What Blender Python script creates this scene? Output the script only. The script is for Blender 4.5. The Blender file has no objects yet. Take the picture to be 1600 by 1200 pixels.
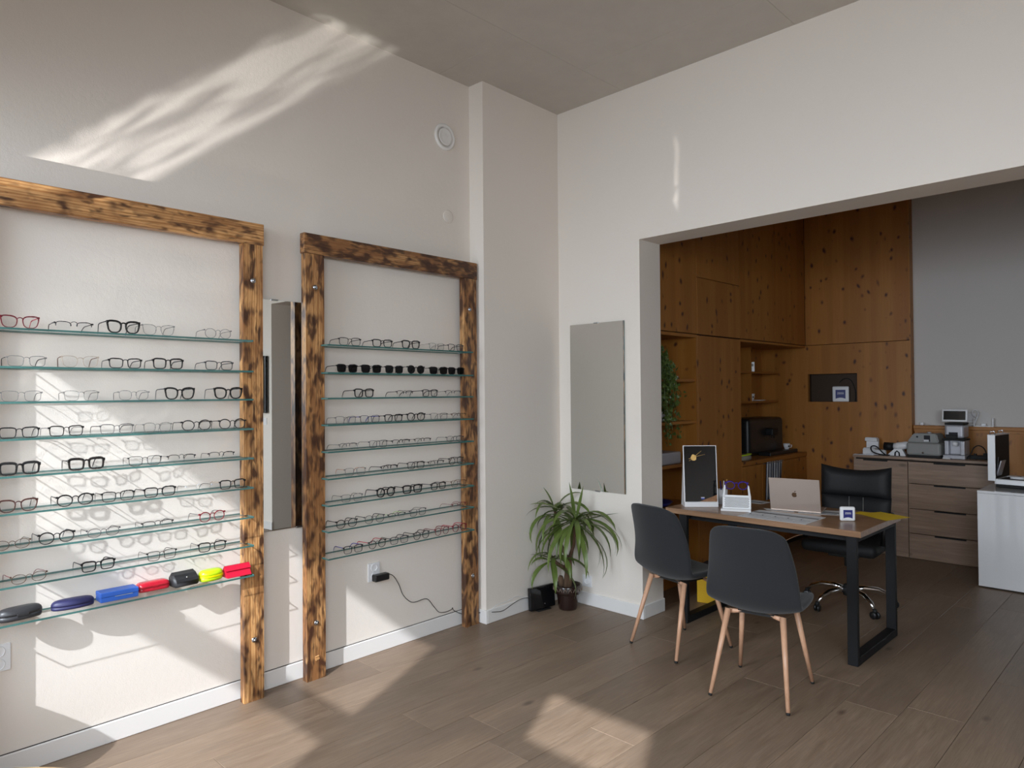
import bpy, bmesh, math, random
from math import sin, cos, pi, radians as RD
from mathutils import Vector, Matrix
random.seed(7)
SC=bpy.context.scene; COL=SC.collection
# ---------------------------------------------------------------- camera
YAW,PIT,ROLL,FPX=0.781374,0.0129816,-0.0080366,1090.17
_F=Vector((-sin(YAW)*cos(PIT),cos(YAW)*cos(PIT),sin(PIT))); _R=Vector((cos(YAW),sin(YAW),0)); _U=_R.cross(_F)
_r=_R*cos(ROLL)+_U*sin(ROLL); _u=_U*cos(ROLL)-_R*sin(ROLL)
cd=bpy.data.cameras.new('camera'); cam=bpy.data.objects.new('camera',cd); COL.objects.link(cam); SC.camera=cam
cd.sensor_width=36; cd.lens=36*FPX/1600; cd.clip_start=.05
M=Matrix((( _r.x,_u.x,-_F.x,3.47),(_r.y,_u.y,-_F.y,0),(_r.z,_u.z,-_F.z,1.52),(0,0,0,1)))
cam.matrix_world=M
# ---------------------------------------------------------------- node helpers / materials
def newmat(name):
    m=bpy.data.materials.new(name); m.use_nodes=True; nt=m.node_tree
    return m,nt,nt.nodes['Principled BSDF']
def N(nt,t,**kw):
    n=nt.nodes.new(t)
    for k,v in kw.items():
        if k.startswith('i_'):
            key=k[2:]; n.inputs[int(key) if key.isdigit() else key].default_value=v
        else: setattr(n,k,v)
    return n
def L(nt,a,b): nt.links.new(a,b)
def ramp(nt,fac,stops):
    r=nt.nodes.new('ShaderNodeValToRGB'); e=r.color_ramp.elements
    while len(e)<len(stops): e.new(.5)
    for i,(p,c) in enumerate(stops): e[i].position=p; e[i].color=(*c,1) if len(c)==3 else c
    L(nt,fac,r.inputs[0]); return r.outputs[0]
def mixc(nt,fac,a,b,mode='MIX'):
    m=nt.nodes.new('ShaderNodeMix'); m.data_type='RGBA'; m.blend_type=mode
    for s,v in ((m.inputs[0],fac),(m.inputs[6],a),(m.inputs[7],b)):
        if isinstance(v,(int,float)): s.default_value=v
        elif isinstance(v,tuple): s.default_value=(*v,1)
        else: L(nt,v,s)
    return m.outputs[2]
def coords(nt,scale,rnd=0.0,rot=(0,0,0)):
    tc=N(nt,'ShaderNodeTexCoord'); mp=N(nt,'ShaderNodeMapping'); mp.inputs['Scale'].default_value=scale; mp.inputs['Rotation'].default_value=rot
    if rnd:
        oi=N(nt,'ShaderNodeObjectInfo'); mu=N(nt,'ShaderNodeMath',operation='MULTIPLY',i_1=rnd); L(nt,oi.outputs['Random'],mu.inputs[0])
        ad=N(nt,'ShaderNodeVectorMath',operation='ADD'); L(nt,tc.outputs['Object'],ad.inputs[0]); L(nt,mu.outputs[0],ad.inputs[1])
        L(nt,ad.outputs[0],mp.inputs[0])
    else: L(nt,tc.outputs['Object'],mp.inputs[0])
    return mp.outputs[0]
def noise(nt,vec,scale,detail=3,rough=.5,dist=0):
    n=N(nt,'ShaderNodeTexNoise'); n.inputs['Scale'].default_value=scale; n.inputs['Detail'].default_value=detail
    n.inputs['Roughness'].default_value=rough; n.inputs['Distortion'].default_value=dist; L(nt,vec,n.inputs['Vector']); return n.outputs[0]
def bump(nt,p,h,strength=.2,dist=.002):
    b=N(nt,'ShaderNodeBump'); b.inputs['Strength'].default_value=strength; b.inputs['Distance'].default_value=dist
    L(nt,h,b.inputs['Height']); L(nt,b.outputs[0],p.inputs['Normal'])
# ---------------------------------------------------------------- world, sun, daylight, exposure
W=bpy.data.worlds.new('World'); SC.world=W; W.use_nodes=True
W.node_tree.nodes['Background'].inputs[0].default_value=(.75,.85,1,1)
W.node_tree.nodes['Background'].inputs[1].default_value=0.9
def lamp(kind,name,loc,dirv,energy,color=(1,1,1),**kw):
    l=bpy.data.lights.new(name,kind); l.energy=energy; l.color=color
    for k,v in kw.items(): setattr(l,k,v)
    o=bpy.data.objects.new(name,l); COL.objects.link(o); o.location=loc
    o.rotation_euler=Vector(dirv).to_track_quat('-Z','Y').to_euler(); return o
SUND=Vector((-1.070,2.115,-1.78))
lamp('SUN','sun',(2,-4,4),SUND,5.35,(.915,.95,1),angle=.012)
lamp('AREA','daylight_shop_window',(1.0,-1.45,1.72),(.1,1,-1.0),88,(.80,.90,1),shape='RECTANGLE',size=1.75,size_y=2.9,spread=2.5)
lamp('AREA','daylight_fill_right',(4.3,-.80,1.95),(-.5,1,-.95),100,(.80,.90,1),shape='RECTANGLE',size=2.6,size_y=1.6,spread=2.5)  # added fill for daylight on the right; no window in the wall here
def glint(name,loc,target,updir,energy,mask,color=(1,.99,.97),angle=.6):
    # masked spot standing in for reflected sunlight: its mask paints the rippled shape
    z=(Vector(loc)-Vector(target)).normalized(); y=Vector(updir); y=(y-z*y.dot(z)).normalized(); x=y.cross(z)
    l=bpy.data.lights.new(name,'SPOT'); l.energy=energy; l.color=color; l.spot_size=angle; l.spot_blend=.2; l.shadow_soft_size=.015; l.use_nodes=True
    o=bpy.data.objects.new(name,l); COL.objects.link(o); o.matrix_world=Matrix(((x.x,y.x,z.x,loc[0]),(x.y,y.y,z.y,loc[1]),(x.z,y.z,z.z,loc[2]),(0,0,0,1)))
    nt=l.node_tree; em=nt.nodes['Emission']; tc=N(nt,'ShaderNodeTexCoord'); sp=N(nt,'ShaderNodeSeparateXYZ'); L(nt,tc.outputs['Normal'],sp.inputs[0])
    az=N(nt,'ShaderNodeMath',operation='ABSOLUTE'); L(nt,sp.outputs[2],az.inputs[0]); du=N(nt,'ShaderNodeMath',operation='DIVIDE'); L(nt,sp.outputs[0],du.inputs[0]); L(nt,az.outputs[0],du.inputs[1])
    dv=N(nt,'ShaderNodeMath',operation='DIVIDE'); L(nt,sp.outputs[1],dv.inputs[0]); L(nt,az.outputs[0],dv.inputs[1])
    mask(nt,du.outputs[0],dv.outputs[0],em.inputs['Strength']); return o,(x,y,z)
def sstep(nt,val,a,b):
    m=N(nt,'ShaderNodeMapRange',interpolation_type='SMOOTHSTEP'); m.inputs[1].default_value=min(a,b); m.inputs[2].default_value=max(a,b)
    if a>b: m.inputs[3].default_value=1; m.inputs[4].default_value=0
    L(nt,val,m.inputs[0]); return m.outputs[0]
def mmul(nt,a,b,op='MULTIPLY'):
    m=N(nt,'ShaderNodeMath',operation=op)
    for s,v in ((m.inputs[0],a),(m.inputs[1],b)):
        if isinstance(v,(int,float)): s.default_value=v
        else: L(nt,v,s)
    return m.outputs[0]
def mask1(nt,u,v,out):
    cx=N(nt,'ShaderNodeCombineXYZ'); L(nt,u,cx.inputs[0]); L(nt,mmul(nt,v,.30),cx.inputs[1]); cy=N(nt,'ShaderNodeCombineXYZ'); L(nt,v,cy.inputs[0])
    n1=noise(nt,cx.outputs[0],78,3,.5,.5); n2=noise(nt,cy.outputs[0],70,2)
    lo=mmul(nt,mmul(nt,mmul(nt,n2,-.5,'ADD'),.022),mmul(nt,v,-.07),'ADD')
    ul=mmul(nt,u,lo,'ADD'); ur=mmul(nt,u,mmul(nt,v,.05),'ADD')
    m=mmul(nt,sstep(nt,ul,-.048,-.034),sstep(nt,ur,.030,.018)); m=mmul(nt,m,mmul(nt,sstep(nt,mmul(nt,v,mmul(nt,u,-.55),'ADD'),-.0735,-.070),sstep(nt,mmul(nt,v,mmul(nt,u,-.35),'ADD'),.080,.064)))
    r=sstep(nt,n1,.34,.60); L(nt,mmul(nt,m,mmul(nt,mmul(nt,r,.82),.18,'ADD')),out)
def mask2(nt,u,v,out):
    cy=N(nt,'ShaderNodeCombineXYZ'); L(nt,v,cy.inputs[0]); n2=noise(nt,cy.outputs[0],60,3,.7); w=noise(nt,cy.outputs[0],28,2)
    uu=mmul(nt,mmul(nt,u,mmul(nt,mmul(nt,w,-.5,'ADD'),.03),'ADD'),1.0); a=N(nt,'ShaderNodeMath',operation='ABSOLUTE'); L(nt,uu,a.inputs[0])
    m=mmul(nt,sstep(nt,a.outputs[0],.0045,.0012),mmul(nt,sstep(nt,v,-.06,-.045),sstep(nt,v,.05,.0)))
    L(nt,mmul(nt,m,sstep(nt,n2,.36,.66)),out)
PC=Vector((.02,1.52,2.98)); GL1=PC+Vector((1.07,-2.115,-1.78))*1.55
glint('reflected_sun_glint',GL1,PC,(-1.0e-3,.79,.63),1150,mask1,angle=.62)
PC2=Vector((1.07,3.94,2.98)); glint('reflected_sun_glint_small',(2.3,-1.12,1.9),PC2,(0,0,1),420,mask2,angle=.3)
def mask3(nt,u,v,out):
    cx=N(nt,'ShaderNodeCombineXYZ'); L(nt,u,cx.inputs[0]); L(nt,v,cx.inputs[1]); n1=noise(nt,cx.outputs[0],11,3,.55,.8)
    m=mmul(nt,mmul(nt,sstep(nt,u,-.34,-.22),sstep(nt,u,.30,.05)),mmul(nt,sstep(nt,v,-.36,-.22),sstep(nt,v,.24,.12)))
    L(nt,mmul(nt,m,mmul(nt,sstep(nt,n1,.30,.62),.25,'ADD')),out)
PC3=Vector((.03,1.10,1.45)); glint('shelf_glow_spot',PC3+Vector((1.07,-2.115,-1.78))*.78,PC3,(0,.79,.63),42,mask3,angle=.8)  # added spot standing in for sun bounced up off the glass shelves
SC.view_settings.view_transform='Standard'; SC.view_settings.look='None'
SC.view_settings.exposure=.44; SC.view_settings.gamma=1; SC.view_settings.use_curve_mapping=False
SC.cycles.use_denoising=True; SC.cycles.max_bounces=10; SC.cycles.diffuse_bounces=5
SC.cycles.transparent_max_bounces=24; SC.cycles.caustics_refractive=False; SC.cycles.caustics_reflective=False
SC.cycles.sample_clamp_indirect=6
def plain(name,c,rough=.5,metal=0,spec=.5,coat=0,sheen=0):
    m,nt,p=newmat(name); p.inputs['Base Color'].default_value=(*c,1); p.inputs['Roughness'].default_value=rough
    p.inputs['Metallic'].default_value=metal; p.inputs['Specular IOR Level'].default_value=spec
    p.inputs['Coat Weight'].default_value=coat; p.inputs['Sheen Weight'].default_value=sheen
    v=coords(nt,(1,1,1)); n=noise(nt,v,60,2)
    rr=N(nt,'ShaderNodeMapRange'); rr.inputs[3].default_value=max(0,rough-.04); rr.inputs[4].default_value=min(1,rough+.04)
    L(nt,n,rr.inputs[0]); L(nt,rr.outputs[0],p.inputs['Roughness'])
    return m
def m_plaster(name,c,bs=.25):
    m,nt,p=newmat(name); v=coords(nt,(1,1,1)); a=noise(nt,v,1.3,4); b=noise(nt,v,170,4,.6); c2=noise(nt,v,38,3)
    L(nt,mixc(nt,a,tuple(x*.965 for x in c),tuple(min(1,x*1.02) for x in c)),p.inputs['Base Color']); p.inputs['Roughness'].default_value=.85
    ad=N(nt,'ShaderNodeMath',operation='ADD'); L(nt,b,ad.inputs[0]); L(nt,c2,ad.inputs[1]); bump(nt,p,ad.outputs[0],bs,.003); return m
def m_concrete():
    m,nt,p=newmat('concrete'); v=coords(nt,(1,1,1)); a=noise(nt,v,1.6,6,.6,.4); b=noise(nt,v,9,5,.65); d=noise(nt,v,2.3,2,.5,1.5)
    c=mixc(nt,a,(.50,.465,.42),(.60,.565,.51)); c=mixc(nt,ramp(nt,b,[(.35,(0,0,0)),(.8,(.35,.35,.35))]),c,(.45,.42,.38))
    c=mixc(nt,ramp(nt,d,[(.70,(0,0,0)),(.78,(.55,.55,.55))]),c,(.33,.30,.27)); L(nt,c,p.inputs['Base Color']); p.inputs['Roughness'].default_value=.8
    bump(nt,p,b,.3,.004); return m
def m_floor():
    m,nt,p=newmat('oak_floor'); oi=N(nt,'ShaderNodeObjectInfo')
    v=coords(nt,(9,.8,1),40); g=noise(nt,v,6,5,.62,.6); v2=coords(nt,(2.2,.6,1),40); h=noise(nt,v2,2,3,.5,.8)
    v3=coords(nt,(140,3,1),40); f=noise(nt,v3,2,3,.6)
    c=mixc(nt,ramp(nt,g,[(.3,(0,0,0)),(.7,(1,1,1))]),(.215,.145,.095),(.305,.220,.155))
    c=mixc(nt,ramp(nt,h,[(.35,(0,0,0)),(.75,(.6,.6,.6))]),c,(.165,.115,.082))
    c=mixc(nt,ramp(nt,f,[(.35,(.35,.35,.35)),(.55,(0,0,0))]),c,(.14,.096,.068))
    vk=coords(nt,(3,1.4,1),40); vo=N(nt,'ShaderNodeTexVoronoi'); vo.inputs['Scale'].default_value=1.3; L(nt,vk,vo.inputs['Vector'])
    c=mixc(nt,ramp(nt,vo.outputs['Distance'],[(.03,(.75,.75,.75)),(.09,(0,0,0))]),c,(.09,.06,.045))
    br=N(nt,'ShaderNodeMapRange'); br.inputs[3].default_value=.84; br.inputs[4].default_value=1.1; L(nt,oi.outputs['Random'],br.inputs[0])
    hs=N(nt,'ShaderNodeHueSaturation'); L(nt,c,hs.inputs['Color']); L(nt,br.outputs[0],hs.inputs['Value']); L(nt,hs.outputs[0],p.inputs['Base Color'])
    rr=N(nt,'ShaderNodeMapRange'); rr.inputs[3].default_value=.36; rr.inputs[4].default_value=.55; L(nt,g,rr.inputs[0]); L(nt,rr.outputs[0],p.inputs['Roughness'])
    bump(nt,p,f,.12,.001); return m
def m_burnt(name,axis,char,tone=1.0):
    # flame-scorched, brushed pine: amber growth lines, soft brown scorch spots, fine dark lines
    m,nt,p=newmat('scorched_pine_'+name); st=(1,.07,1) if axis=='y' else (1,1,.07)
    v=coords(nt,st,9); g=noise(nt,v,150,3,.55,.6)
    w=N(nt,'ShaderNodeTexWave',wave_type='BANDS',bands_direction='Z' if axis=='y' else 'Y'); w.inputs['Scale'].default_value=13; w.inputs['Distortion'].default_value=8; w.inputs['Detail'].default_value=2; w.inputs['Detail Scale'].default_value=.9; L(nt,v,w.inputs['Vector'])
    c=ramp(nt,w.outputs['Fac'],[(.0,(.42*tone,.185*tone,.06*tone)),(.18,(.60*tone,.315*tone,.12*tone)),(.8,(.74*tone,.42*tone,.18*tone)),(1,(.52*tone,.25*tone,.09*tone))])
    def scorch(c,size,stretch,lo,hi,amt,col,det=2.5,off=9):
        sb=(size,size/stretch,size) if axis=='y' else (size,size,size/stretch)
        return mixc(nt,ramp(nt,noise(nt,coords(nt,sb,off),1.0,det,.55,.35),[(lo,(0,0,0)),(hi,(amt,amt,amt))]),c,col)
    c=scorch(c,14,3.6,.40-char,.66-char,.75,(.20,.075,.024),1.5)
    c=scorch(c,24,2.4,.49-char,.66-char,.95,(.050,.018,.010),1.5,5)
    c=scorch(c,52,3.5,.54-char,.70-char,.75,(.045,.018,.010),1.5,7)
    c=mixc(nt,ramp(nt,g,[(.34,(.5,.5,.5)),(.44,(0,0,0))]),c,(.16,.06,.02))
    L(nt,c,p.inputs['Base Color']); p.inputs['Roughness'].default_value=.42; bump(nt,p,g,.35,.002); return m
def m_knotty(axis='z',dark=1.0):
    m,nt,p=newmat('knotty_spruce_'+axis)
    k={'z':(1,1,.05),'x':(.05,1,1),'y':(1,.05,1)}[axis]; v=coords(nt,k,17); g=noise(nt,v,80,4,.6,.5)
    k2={'z':(7,7,.12),'x':(.12,7,7),'y':(7,.12,7)}[axis]; s=noise(nt,coords(nt,k2,17),1.4,1)
    c=mixc(nt,g,(.34*dark,.130*dark,.020*dark),(.47*dark,.20*dark,.040*dark))
    c=mixc(nt,ramp(nt,s,[(.40,(.55,.55,.55)),(.6,(0,0,0))]),c,(.30*dark,.108*dark,.016*dark))
    kk={'z':(1.25,1.25,.8),'x':(.8,1.25,1.25),'y':(1.25,.8,1.25)}[axis]
    vo=N(nt,'ShaderNodeTexVoronoi'); vo.inputs['Scale'].default_value=9.5; kv=N(nt,'ShaderNodeVectorMath',operation='MULTIPLY_ADD'); L(nt,coords(nt,kk,17),kv.inputs[2]); kv.inputs[1].default_value=(.16,.16,.16); kn=N(nt,'ShaderNodeTexNoise'); kn.inputs['Scale'].default_value=3; L(nt,coords(nt,(1,1,1),17),kn.inputs['Vector']); L(nt,kn.outputs['Color'],kv.inputs[0]); L(nt,kv.outputs[0],vo.inputs['Vector'])
    gate=ramp(nt,vo.outputs['Color'],[(.25,(0,0,0)),(.32,(1,1,1))]); kr=ramp(nt,vo.outputs['Distance'],[(.09,(1,1,1)),(.15,(.5,.5,.5)),(.24,(0,0,0))])
    c=mixc(nt,mixc(nt,1.0,kr,gate,'MULTIPLY'),c,(.075,.022,.010))
    L(nt,c,p.inputs['Base Color']); p.inputs['Roughness'].default_value=.48; bump(nt,p,g,.1,.001); return m
def m_grain(name,axis,c1,c2,knot=(.06,.035,.02),rough=.45,kn=.0):
    m,nt,p=newmat(name); k={'z':(1,1,.06),'x':(.06,1,1),'y':(1,.06,1)}[axis]
    v=coords(nt,k,13); g=noise(nt,v,70,5,.6,1.2); h=noise(nt,v,14,3,.5,1.5)
    c=mixc(nt,ramp(nt,g,[(.3,(0,0,0)),(.7,(1,1,1))]),c1,c2); c=mixc(nt,ramp(nt,h,[(.4,(.5,.5,.5)),(.65,(0,0,0))]),c,tuple(x*.72 for x in c1))
    if kn:
        k3={'z':(1.6,1.6,.7),'x':(.7,1.6,1.6),'y':(1.6,.7,1.6)}[axis]
        vo=N(nt,'ShaderNodeTexVoronoi'); vo.inputs['Scale'].default_value=4; L(nt,coords(nt,k3,13),vo.inputs['Vector'])
        c=mixc(nt,ramp(nt,vo.outputs['Distance'],[(.05,(kn,kn,kn)),(.14,(0,0,0))]),c,knot)
    L(nt,c,p.inputs['Base Color']); p.inputs['Roughness'].default_value=rough; bump(nt,p,g,.1,.001); return m
def m_glass(name,tint,fac,rough=.02):
    m=bpy.data.materials.new(name); m.use_nodes=True; nt=m.node_tree; nt.nodes.clear()
    o=N(nt,'ShaderNodeOutputMaterial'); t=N(nt,'ShaderNodeBsdfTransparent'); t.inputs[0].default_value=(*tint,1)
    g=N(nt,'ShaderNodeBsdfGlossy'); g.inputs['Roughness'].default_value=rough; lw=N(nt,'ShaderNodeLayerWeight'); pw=N(nt,'ShaderNodeMath',operation='POWER',i_1=5.0); L(nt,lw.outputs['Facing'],pw.inputs[0])
    mu=N(nt,'ShaderNodeMath',operation='MULTIPLY_ADD',i_1=.85*fac,i_2=.04*fac); L(nt,pw.outputs[0],mu.inputs[0])
    mx=N(nt,'ShaderNodeMixShader'); L(nt,mu.outputs[0],mx.inputs[0]); L(nt,t.outputs[0],mx.inputs[1]); L(nt,g.outputs[0],mx.inputs[2]); L(nt,mx.outputs[0],o.inputs[0]); return m
def m_fabric(name,c,scale=900,rough=.95):
    m,nt,p=newmat(name); v=coords(nt,(1,1,1)); n=noise(nt,v,scale,2,.6); 
    L(nt,mixc(nt,n,tuple(x*.6 for x in c),tuple(x*1.4 for x in c)),p.inputs['Base Color']); p.inputs['Roughness'].default_value=rough; p.inputs['Sheen Weight'].default_value=.15
    bump(nt,p,n,.4,.001); return m
def m_stripe(name,axis,freq,ca,cb):
    m,nt,p=newmat(name); tc=N(nt,'ShaderNodeTexCoord'); sp=N(nt,'ShaderNodeSeparateXYZ'); L(nt,tc.outputs['Object'],sp.inputs[0])
    mu=N(nt,'ShaderNodeMath',operation='MULTIPLY',i_1=freq); L(nt,sp.outputs[axis],mu.inputs[0]); fr=N(nt,'ShaderNodeMath',operation='FRACT'); L(nt,mu.outputs[0],fr.inputs[0])
    gt=N(nt,'ShaderNodeMath',operation='GREATER_THAN',i_1=.5); L(nt,fr.outputs[0],gt.inputs[0]); L(nt,mixc(nt,gt.outputs[0],ca,cb),p.inputs['Base Color']); p.inputs['Roughness'].default_value=.9; return m
wallc=(.80,.738,.672)
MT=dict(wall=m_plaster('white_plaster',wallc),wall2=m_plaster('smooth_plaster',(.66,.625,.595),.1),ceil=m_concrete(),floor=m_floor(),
 by=m_burnt('amber_beam','y',-.03,.92),bz=m_burnt('amber_post','z',.0,1.0),bzd=m_burnt('dark_post','z',.035,.85),byd=m_burnt('dark_beam','y',.065,.72),
 kz=m_knotty('z'),kx=m_knotty('x'),ky=m_knotty('y'),
 side=m_grain('grey_oak','x',(.30,.195,.135),(.42,.295,.215),kn=.8),desk=m_grain('walnut_oak','x',(.26,.145,.08),(.40,.235,.135),rough=.3),
 leg=m_grain('beech_print','z',(.60,.33,.20),(.72,.43,.28),rough=.4),
 skirt=plain('white_lacquer',(.80,.78,.76),.35),white=plain('white_plastic',(.82,.82,.83),.3),gwhite=plain('glossy_white',(.88,.88,.89),.10,coat=.5),
 joint=plain('dark_joint',(.03,.022,.018),.9),black=plain('black_plastic',(.012,.012,.013),.35),mblack=plain('black_powder_coat',(.007,.0075,.009),.55,spec=.35),
 soot=plain('black_rubber',(.010,.010,.010),.7),gloss=plain('black_gloss',(.006,.006,.007),.08),
 chrome=plain('chrome',(.85,.85,.86),.08,1),steel=plain('zinc_steel',(.45,.46,.48),.3,1),alu=plain('aluminium',(.80,.80,.81),.5,.8),
 fabric=m_fabric('charcoal_fabric',(.013,.014,.016)),leather=plain('black_leather',(.013,.013,.014),.62,spec=.35),
 glass=m_glass('clear_glass',(.996,1.0,.998),.35),edge=None,pane=m_glass('tinted_pane',(.84,.84,.84),.8),lens=m_glass('lens_glass',(.95,.96,.965),1.3),dark=None,
 mirror=plain('mirror_silver',(.80,.81,.79),.0,1),lap=plain('gold_aluminium',(.66,.54,.47),.35,.7),
 paper=plain('paper',(.72,.73,.75),.7),ink=plain('dark_ink',(.03,.03,.035),.8),navy=plain('navy_print',(.015,.018,.16),.4),yellow=plain('yellow_paper',(.80,.55,.02),.5),
 soil=plain('soil',(.03,.018,.012),.95),leaf=None,trunk=None,grey=plain('grey_plastic',(.30,.30,.285),.45),silver=plain('silver_paint',(.50,.50,.54),.35,.3),
 lime=plain('lime_plastic',(.55,.80,.02),.35),gold=plain('brass_print',(.65,.40,.12),.4,.3),walnut=m_grain('walnut_print','y',(.20,.08,.03),(.45,.22,.09)))
e,nt,p=newmat('glass_edge'); p.inputs['Base Color'].default_value=(.10,.26,.235,1); p.inputs['Roughness'].default_value=.12; p.inputs['Specular IOR Level'].default_value=.8; L(nt,mixc(nt,noise(nt,coords(nt,(1,1,1)),8,2),(.025,.085,.078),(.085,.23,.21)),p.inputs['Base Color']); MT['edge']=e
MT['dark']=m_glass('sunglass_lens',(.03,.03,.035),1.5)
MT['mirror'].node_tree.nodes['Principled BSDF'].inputs['Roughness'].default_value=0
for l in list(MT['mirror'].node_tree.links):
    if l.to_socket.name=='Roughness': MT['mirror'].node_tree.links.remove(l)
def m_leaf(name,a,b):
    m,nt,p=newmat(name); n=noise(nt,coords(nt,(1,1,1),5),14,3); L(nt,mixc(nt,n,a,b),p.inputs['Base Color']); p.inputs['Roughness'].default_value=.38; p.inputs['Subsurface Weight'].default_value=0; return m
MT['leaf']=m_leaf('yucca_leaf',(.06,.10,.018),(.14,.19,.04)); MT['ivy']=m_leaf('ivy_leaf',(.05,.09,.015),(.12,.17,.04))
MT['trunk']=m_grain('bark','z',(.10,.055,.03),(.20,.12,.07),rough=.9)
# ---------------------------------------------------------------- geometry helpers
def bmn(): return bmesh.new()
def box(bm,a,b,mi=0,bev=0,seg=2,rot=None,cen=None):
    a=Vector(a);b=Vector(b); c=(a+b)/2; s=b-a
    r=bmesh.ops.create_cube(bm,size=1); vs=r['verts']
    bmesh.ops.scale(bm,vec=(abs(s.x),abs(s.y),abs(s.z)),verts=vs); bmesh.ops.translate(bm,vec=c,verts=vs)
    if bev:
        es=list({e for v in vs for e in v.link_edges}); q=bmesh.ops.bevel(bm,geom=es,offset=bev,segments=seg,affect='EDGES',profile=.5)
        vs=list({v for f in q['faces'] for v in f.verts}|{v for v in vs if v.is_valid})
    if rot: bmesh.ops.rotate(bm,cent=cen or c,matrix=rot,verts=vs)
    for f in {f for v in vs for f in v.link_faces}: f.material_index=mi
    return vs
def frame_of(t):
    t=t.normalized(); up=Vector((0,0,1)) if abs(t.z)<.9 else Vector((1,0,0)); s=t.cross(up).normalized(); return s,s.cross(t).normalized()
def tube(bm,pts,r,n=8,closed=False,mi=0,cap=True,flat=1.0):
    pts=[Vector(q) for q in pts]; m=len(pts); rr=r if isinstance(r,(list,tuple)) else [r]*m; rings=[]; ps=None
    for i,q in enumerate(pts):
        t=(pts[(i+1)%m]-pts[i-1]) if closed else (pts[min(i+1,m-1)]-pts[max(i-1,0)])
        t.normalize()
        if ps is None: s,u=frame_of(t)
        else: s=(ps-t*ps.dot(t)).normalized(); u=s.cross(t)
        ps=s
        rings.append([bm.verts.new(q+(s*cos(2*pi*k/n)*flat+u*sin(2*pi*k/n))*rr[i]) for k in range(n)])
    for i in range(m if closed else m-1):
        a,b=rings[i],rings[(i+1)%m]
        for k in range(n):
            f=bm.faces.new((a[k],a[(k+1)%n],b[(k+1)%n],b[k])); f.material_index=mi; f.smooth=True
    if not closed and cap:
        for rg,fl in ((rings[0],0),(rings[-1],1)):
            f=bm.faces.new(rg if fl else rg[::-1]); f.material_index=mi
    return rings
def sweep(bm,pts,ru,rx,closed,mi=0):
    """rectangular rim section: pts in the y-z plane; ru in plane half width, rx half depth along x"""
    m=len(pts); rings=[]
    for i,(y,z) in enumerate(pts):
        a=pts[(i+1)%m] if closed or i<m-1 else pts[i]; b=pts[i-1] if closed or i>0 else pts[i]
        ty,tz=a[0]-b[0],a[1]-b[1]; l=math.hypot(ty,tz) or 1; ny,nz=tz/l,-ty/l
        k=ru[i] if isinstance(ru,list) else ru
        rings.append([bm.verts.new((sx*rx,y+ny*sn*k,z+nz*sn*k)) for sx,sn in ((-1,-1),(1,-.7),(1,.7),(-1,1))])
    for i in range(m if closed else m-1):
        a,b=rings[i],rings[(i+1)%m]
        for k in range(4): bm.faces.new((a[k],a[(k+1)%4],b[(k+1)%4],b[k])).material_index=mi
    if not closed: bm.faces.new(rings[0]); bm.faces.new(rings[-1][::-1])
def lathe(bm,prof,n=24,cen=(0,0,0),mi=0,smooth=True):
    rings=[]
    for r,z in prof:
        if r<1e-6: rings.append([bm.verts.new((cen[0],cen[1],cen[2]+z))])
        else: rings.append([bm.verts.new((cen[0]+r*cos(2*pi*k/n),cen[1]+r*sin(2*pi*k/n),cen[2]+z)) for k in range(n)])
    for a,b in zip(rings,rings[1:]):
        for k in range(n):
            q=[a[k%len(a)],a[(k+1)%len(a)],b[(k+1)%len(b)],b[k%len(b)]]; q=[v for i,v in enumerate(q) if v not in q[:i]]
            if len(q)>2: f=bm.faces.new(q); f.material_index=mi; f.smooth=smooth
def prism(bm,poly,h0,h1,axis='z',mi=0):
    def P(u,v,w): return {'z':(u,v,w),'y':(u,w,v),'x':(w,u,v)}[axis]
    a=[bm.verts.new(P(u,v,h0)) for u,v in poly]; b=[bm.verts.new(P(u,v,h1)) for u,v in poly]; n=len(poly)
    for k in range(n): bm.faces.new((a[k],a[(k+1)%n],b[(k+1)%n],b[k])).material_index=mi
    bm.faces.new(a[::-1]).material_index=mi; bm.faces.new(b).material_index=mi
def mesh(bm,mats,name,smooth=False,fix=True):
    if fix: bmesh.ops.recalc_face_normals(bm,faces=bm.faces)
    me=bpy.data.meshes.new(name); bm.to_mesh(me); bm.free()
    for m in (mats if isinstance(mats,(list,tuple)) else [mats]): me.materials.append(MT[m] if isinstance(m,str) else m)
    if smooth:
        for p in me.polygons: p.use_smooth=True
    return me
def obj(name,bm,mats,parent=None,smooth=False,loc=None,rot=None,fix=True):
    o=bpy.data.objects.new(name,mesh(bm,mats,name,smooth,fix)); COL.objects.link(o)
    if parent: o.parent=parent
    if loc is not None: o.location=loc
    if rot is not None: o.rotation_euler=rot
    return o
def tag(o,label,cat,group=None):
    o['label']=label; o['category']=cat
    if group: o['group']=group
    return o
def thing(name,label,cat,loc=(0,0,0),rz=0,group=None):
    o=bpy.data.objects.new(name,None); COL.objects.link(o); o.location=loc; o.rotation_euler=(0,0,rz); o.empty_display_size=.05; return tag(o,label,cat,group)
def struct(name,bm,mats,loc=None,rz=0,parent=None):
    o=obj(name,bm,mats,parent,loc=loc,rot=(0,0,rz));
    if not parent: o['kind']='structure'
    return o
def lab(o,l): o['label']=l; return o
WA=.033
def LW(d,s,z=0): return Vector((.06+d*cos(WA)-s*sin(WA), d*sin(WA)+s*cos(WA), z))
def rbox(bm,a,b,r,mi=0,seg=3): return box(bm,a,b,mi,r,seg)
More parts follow.
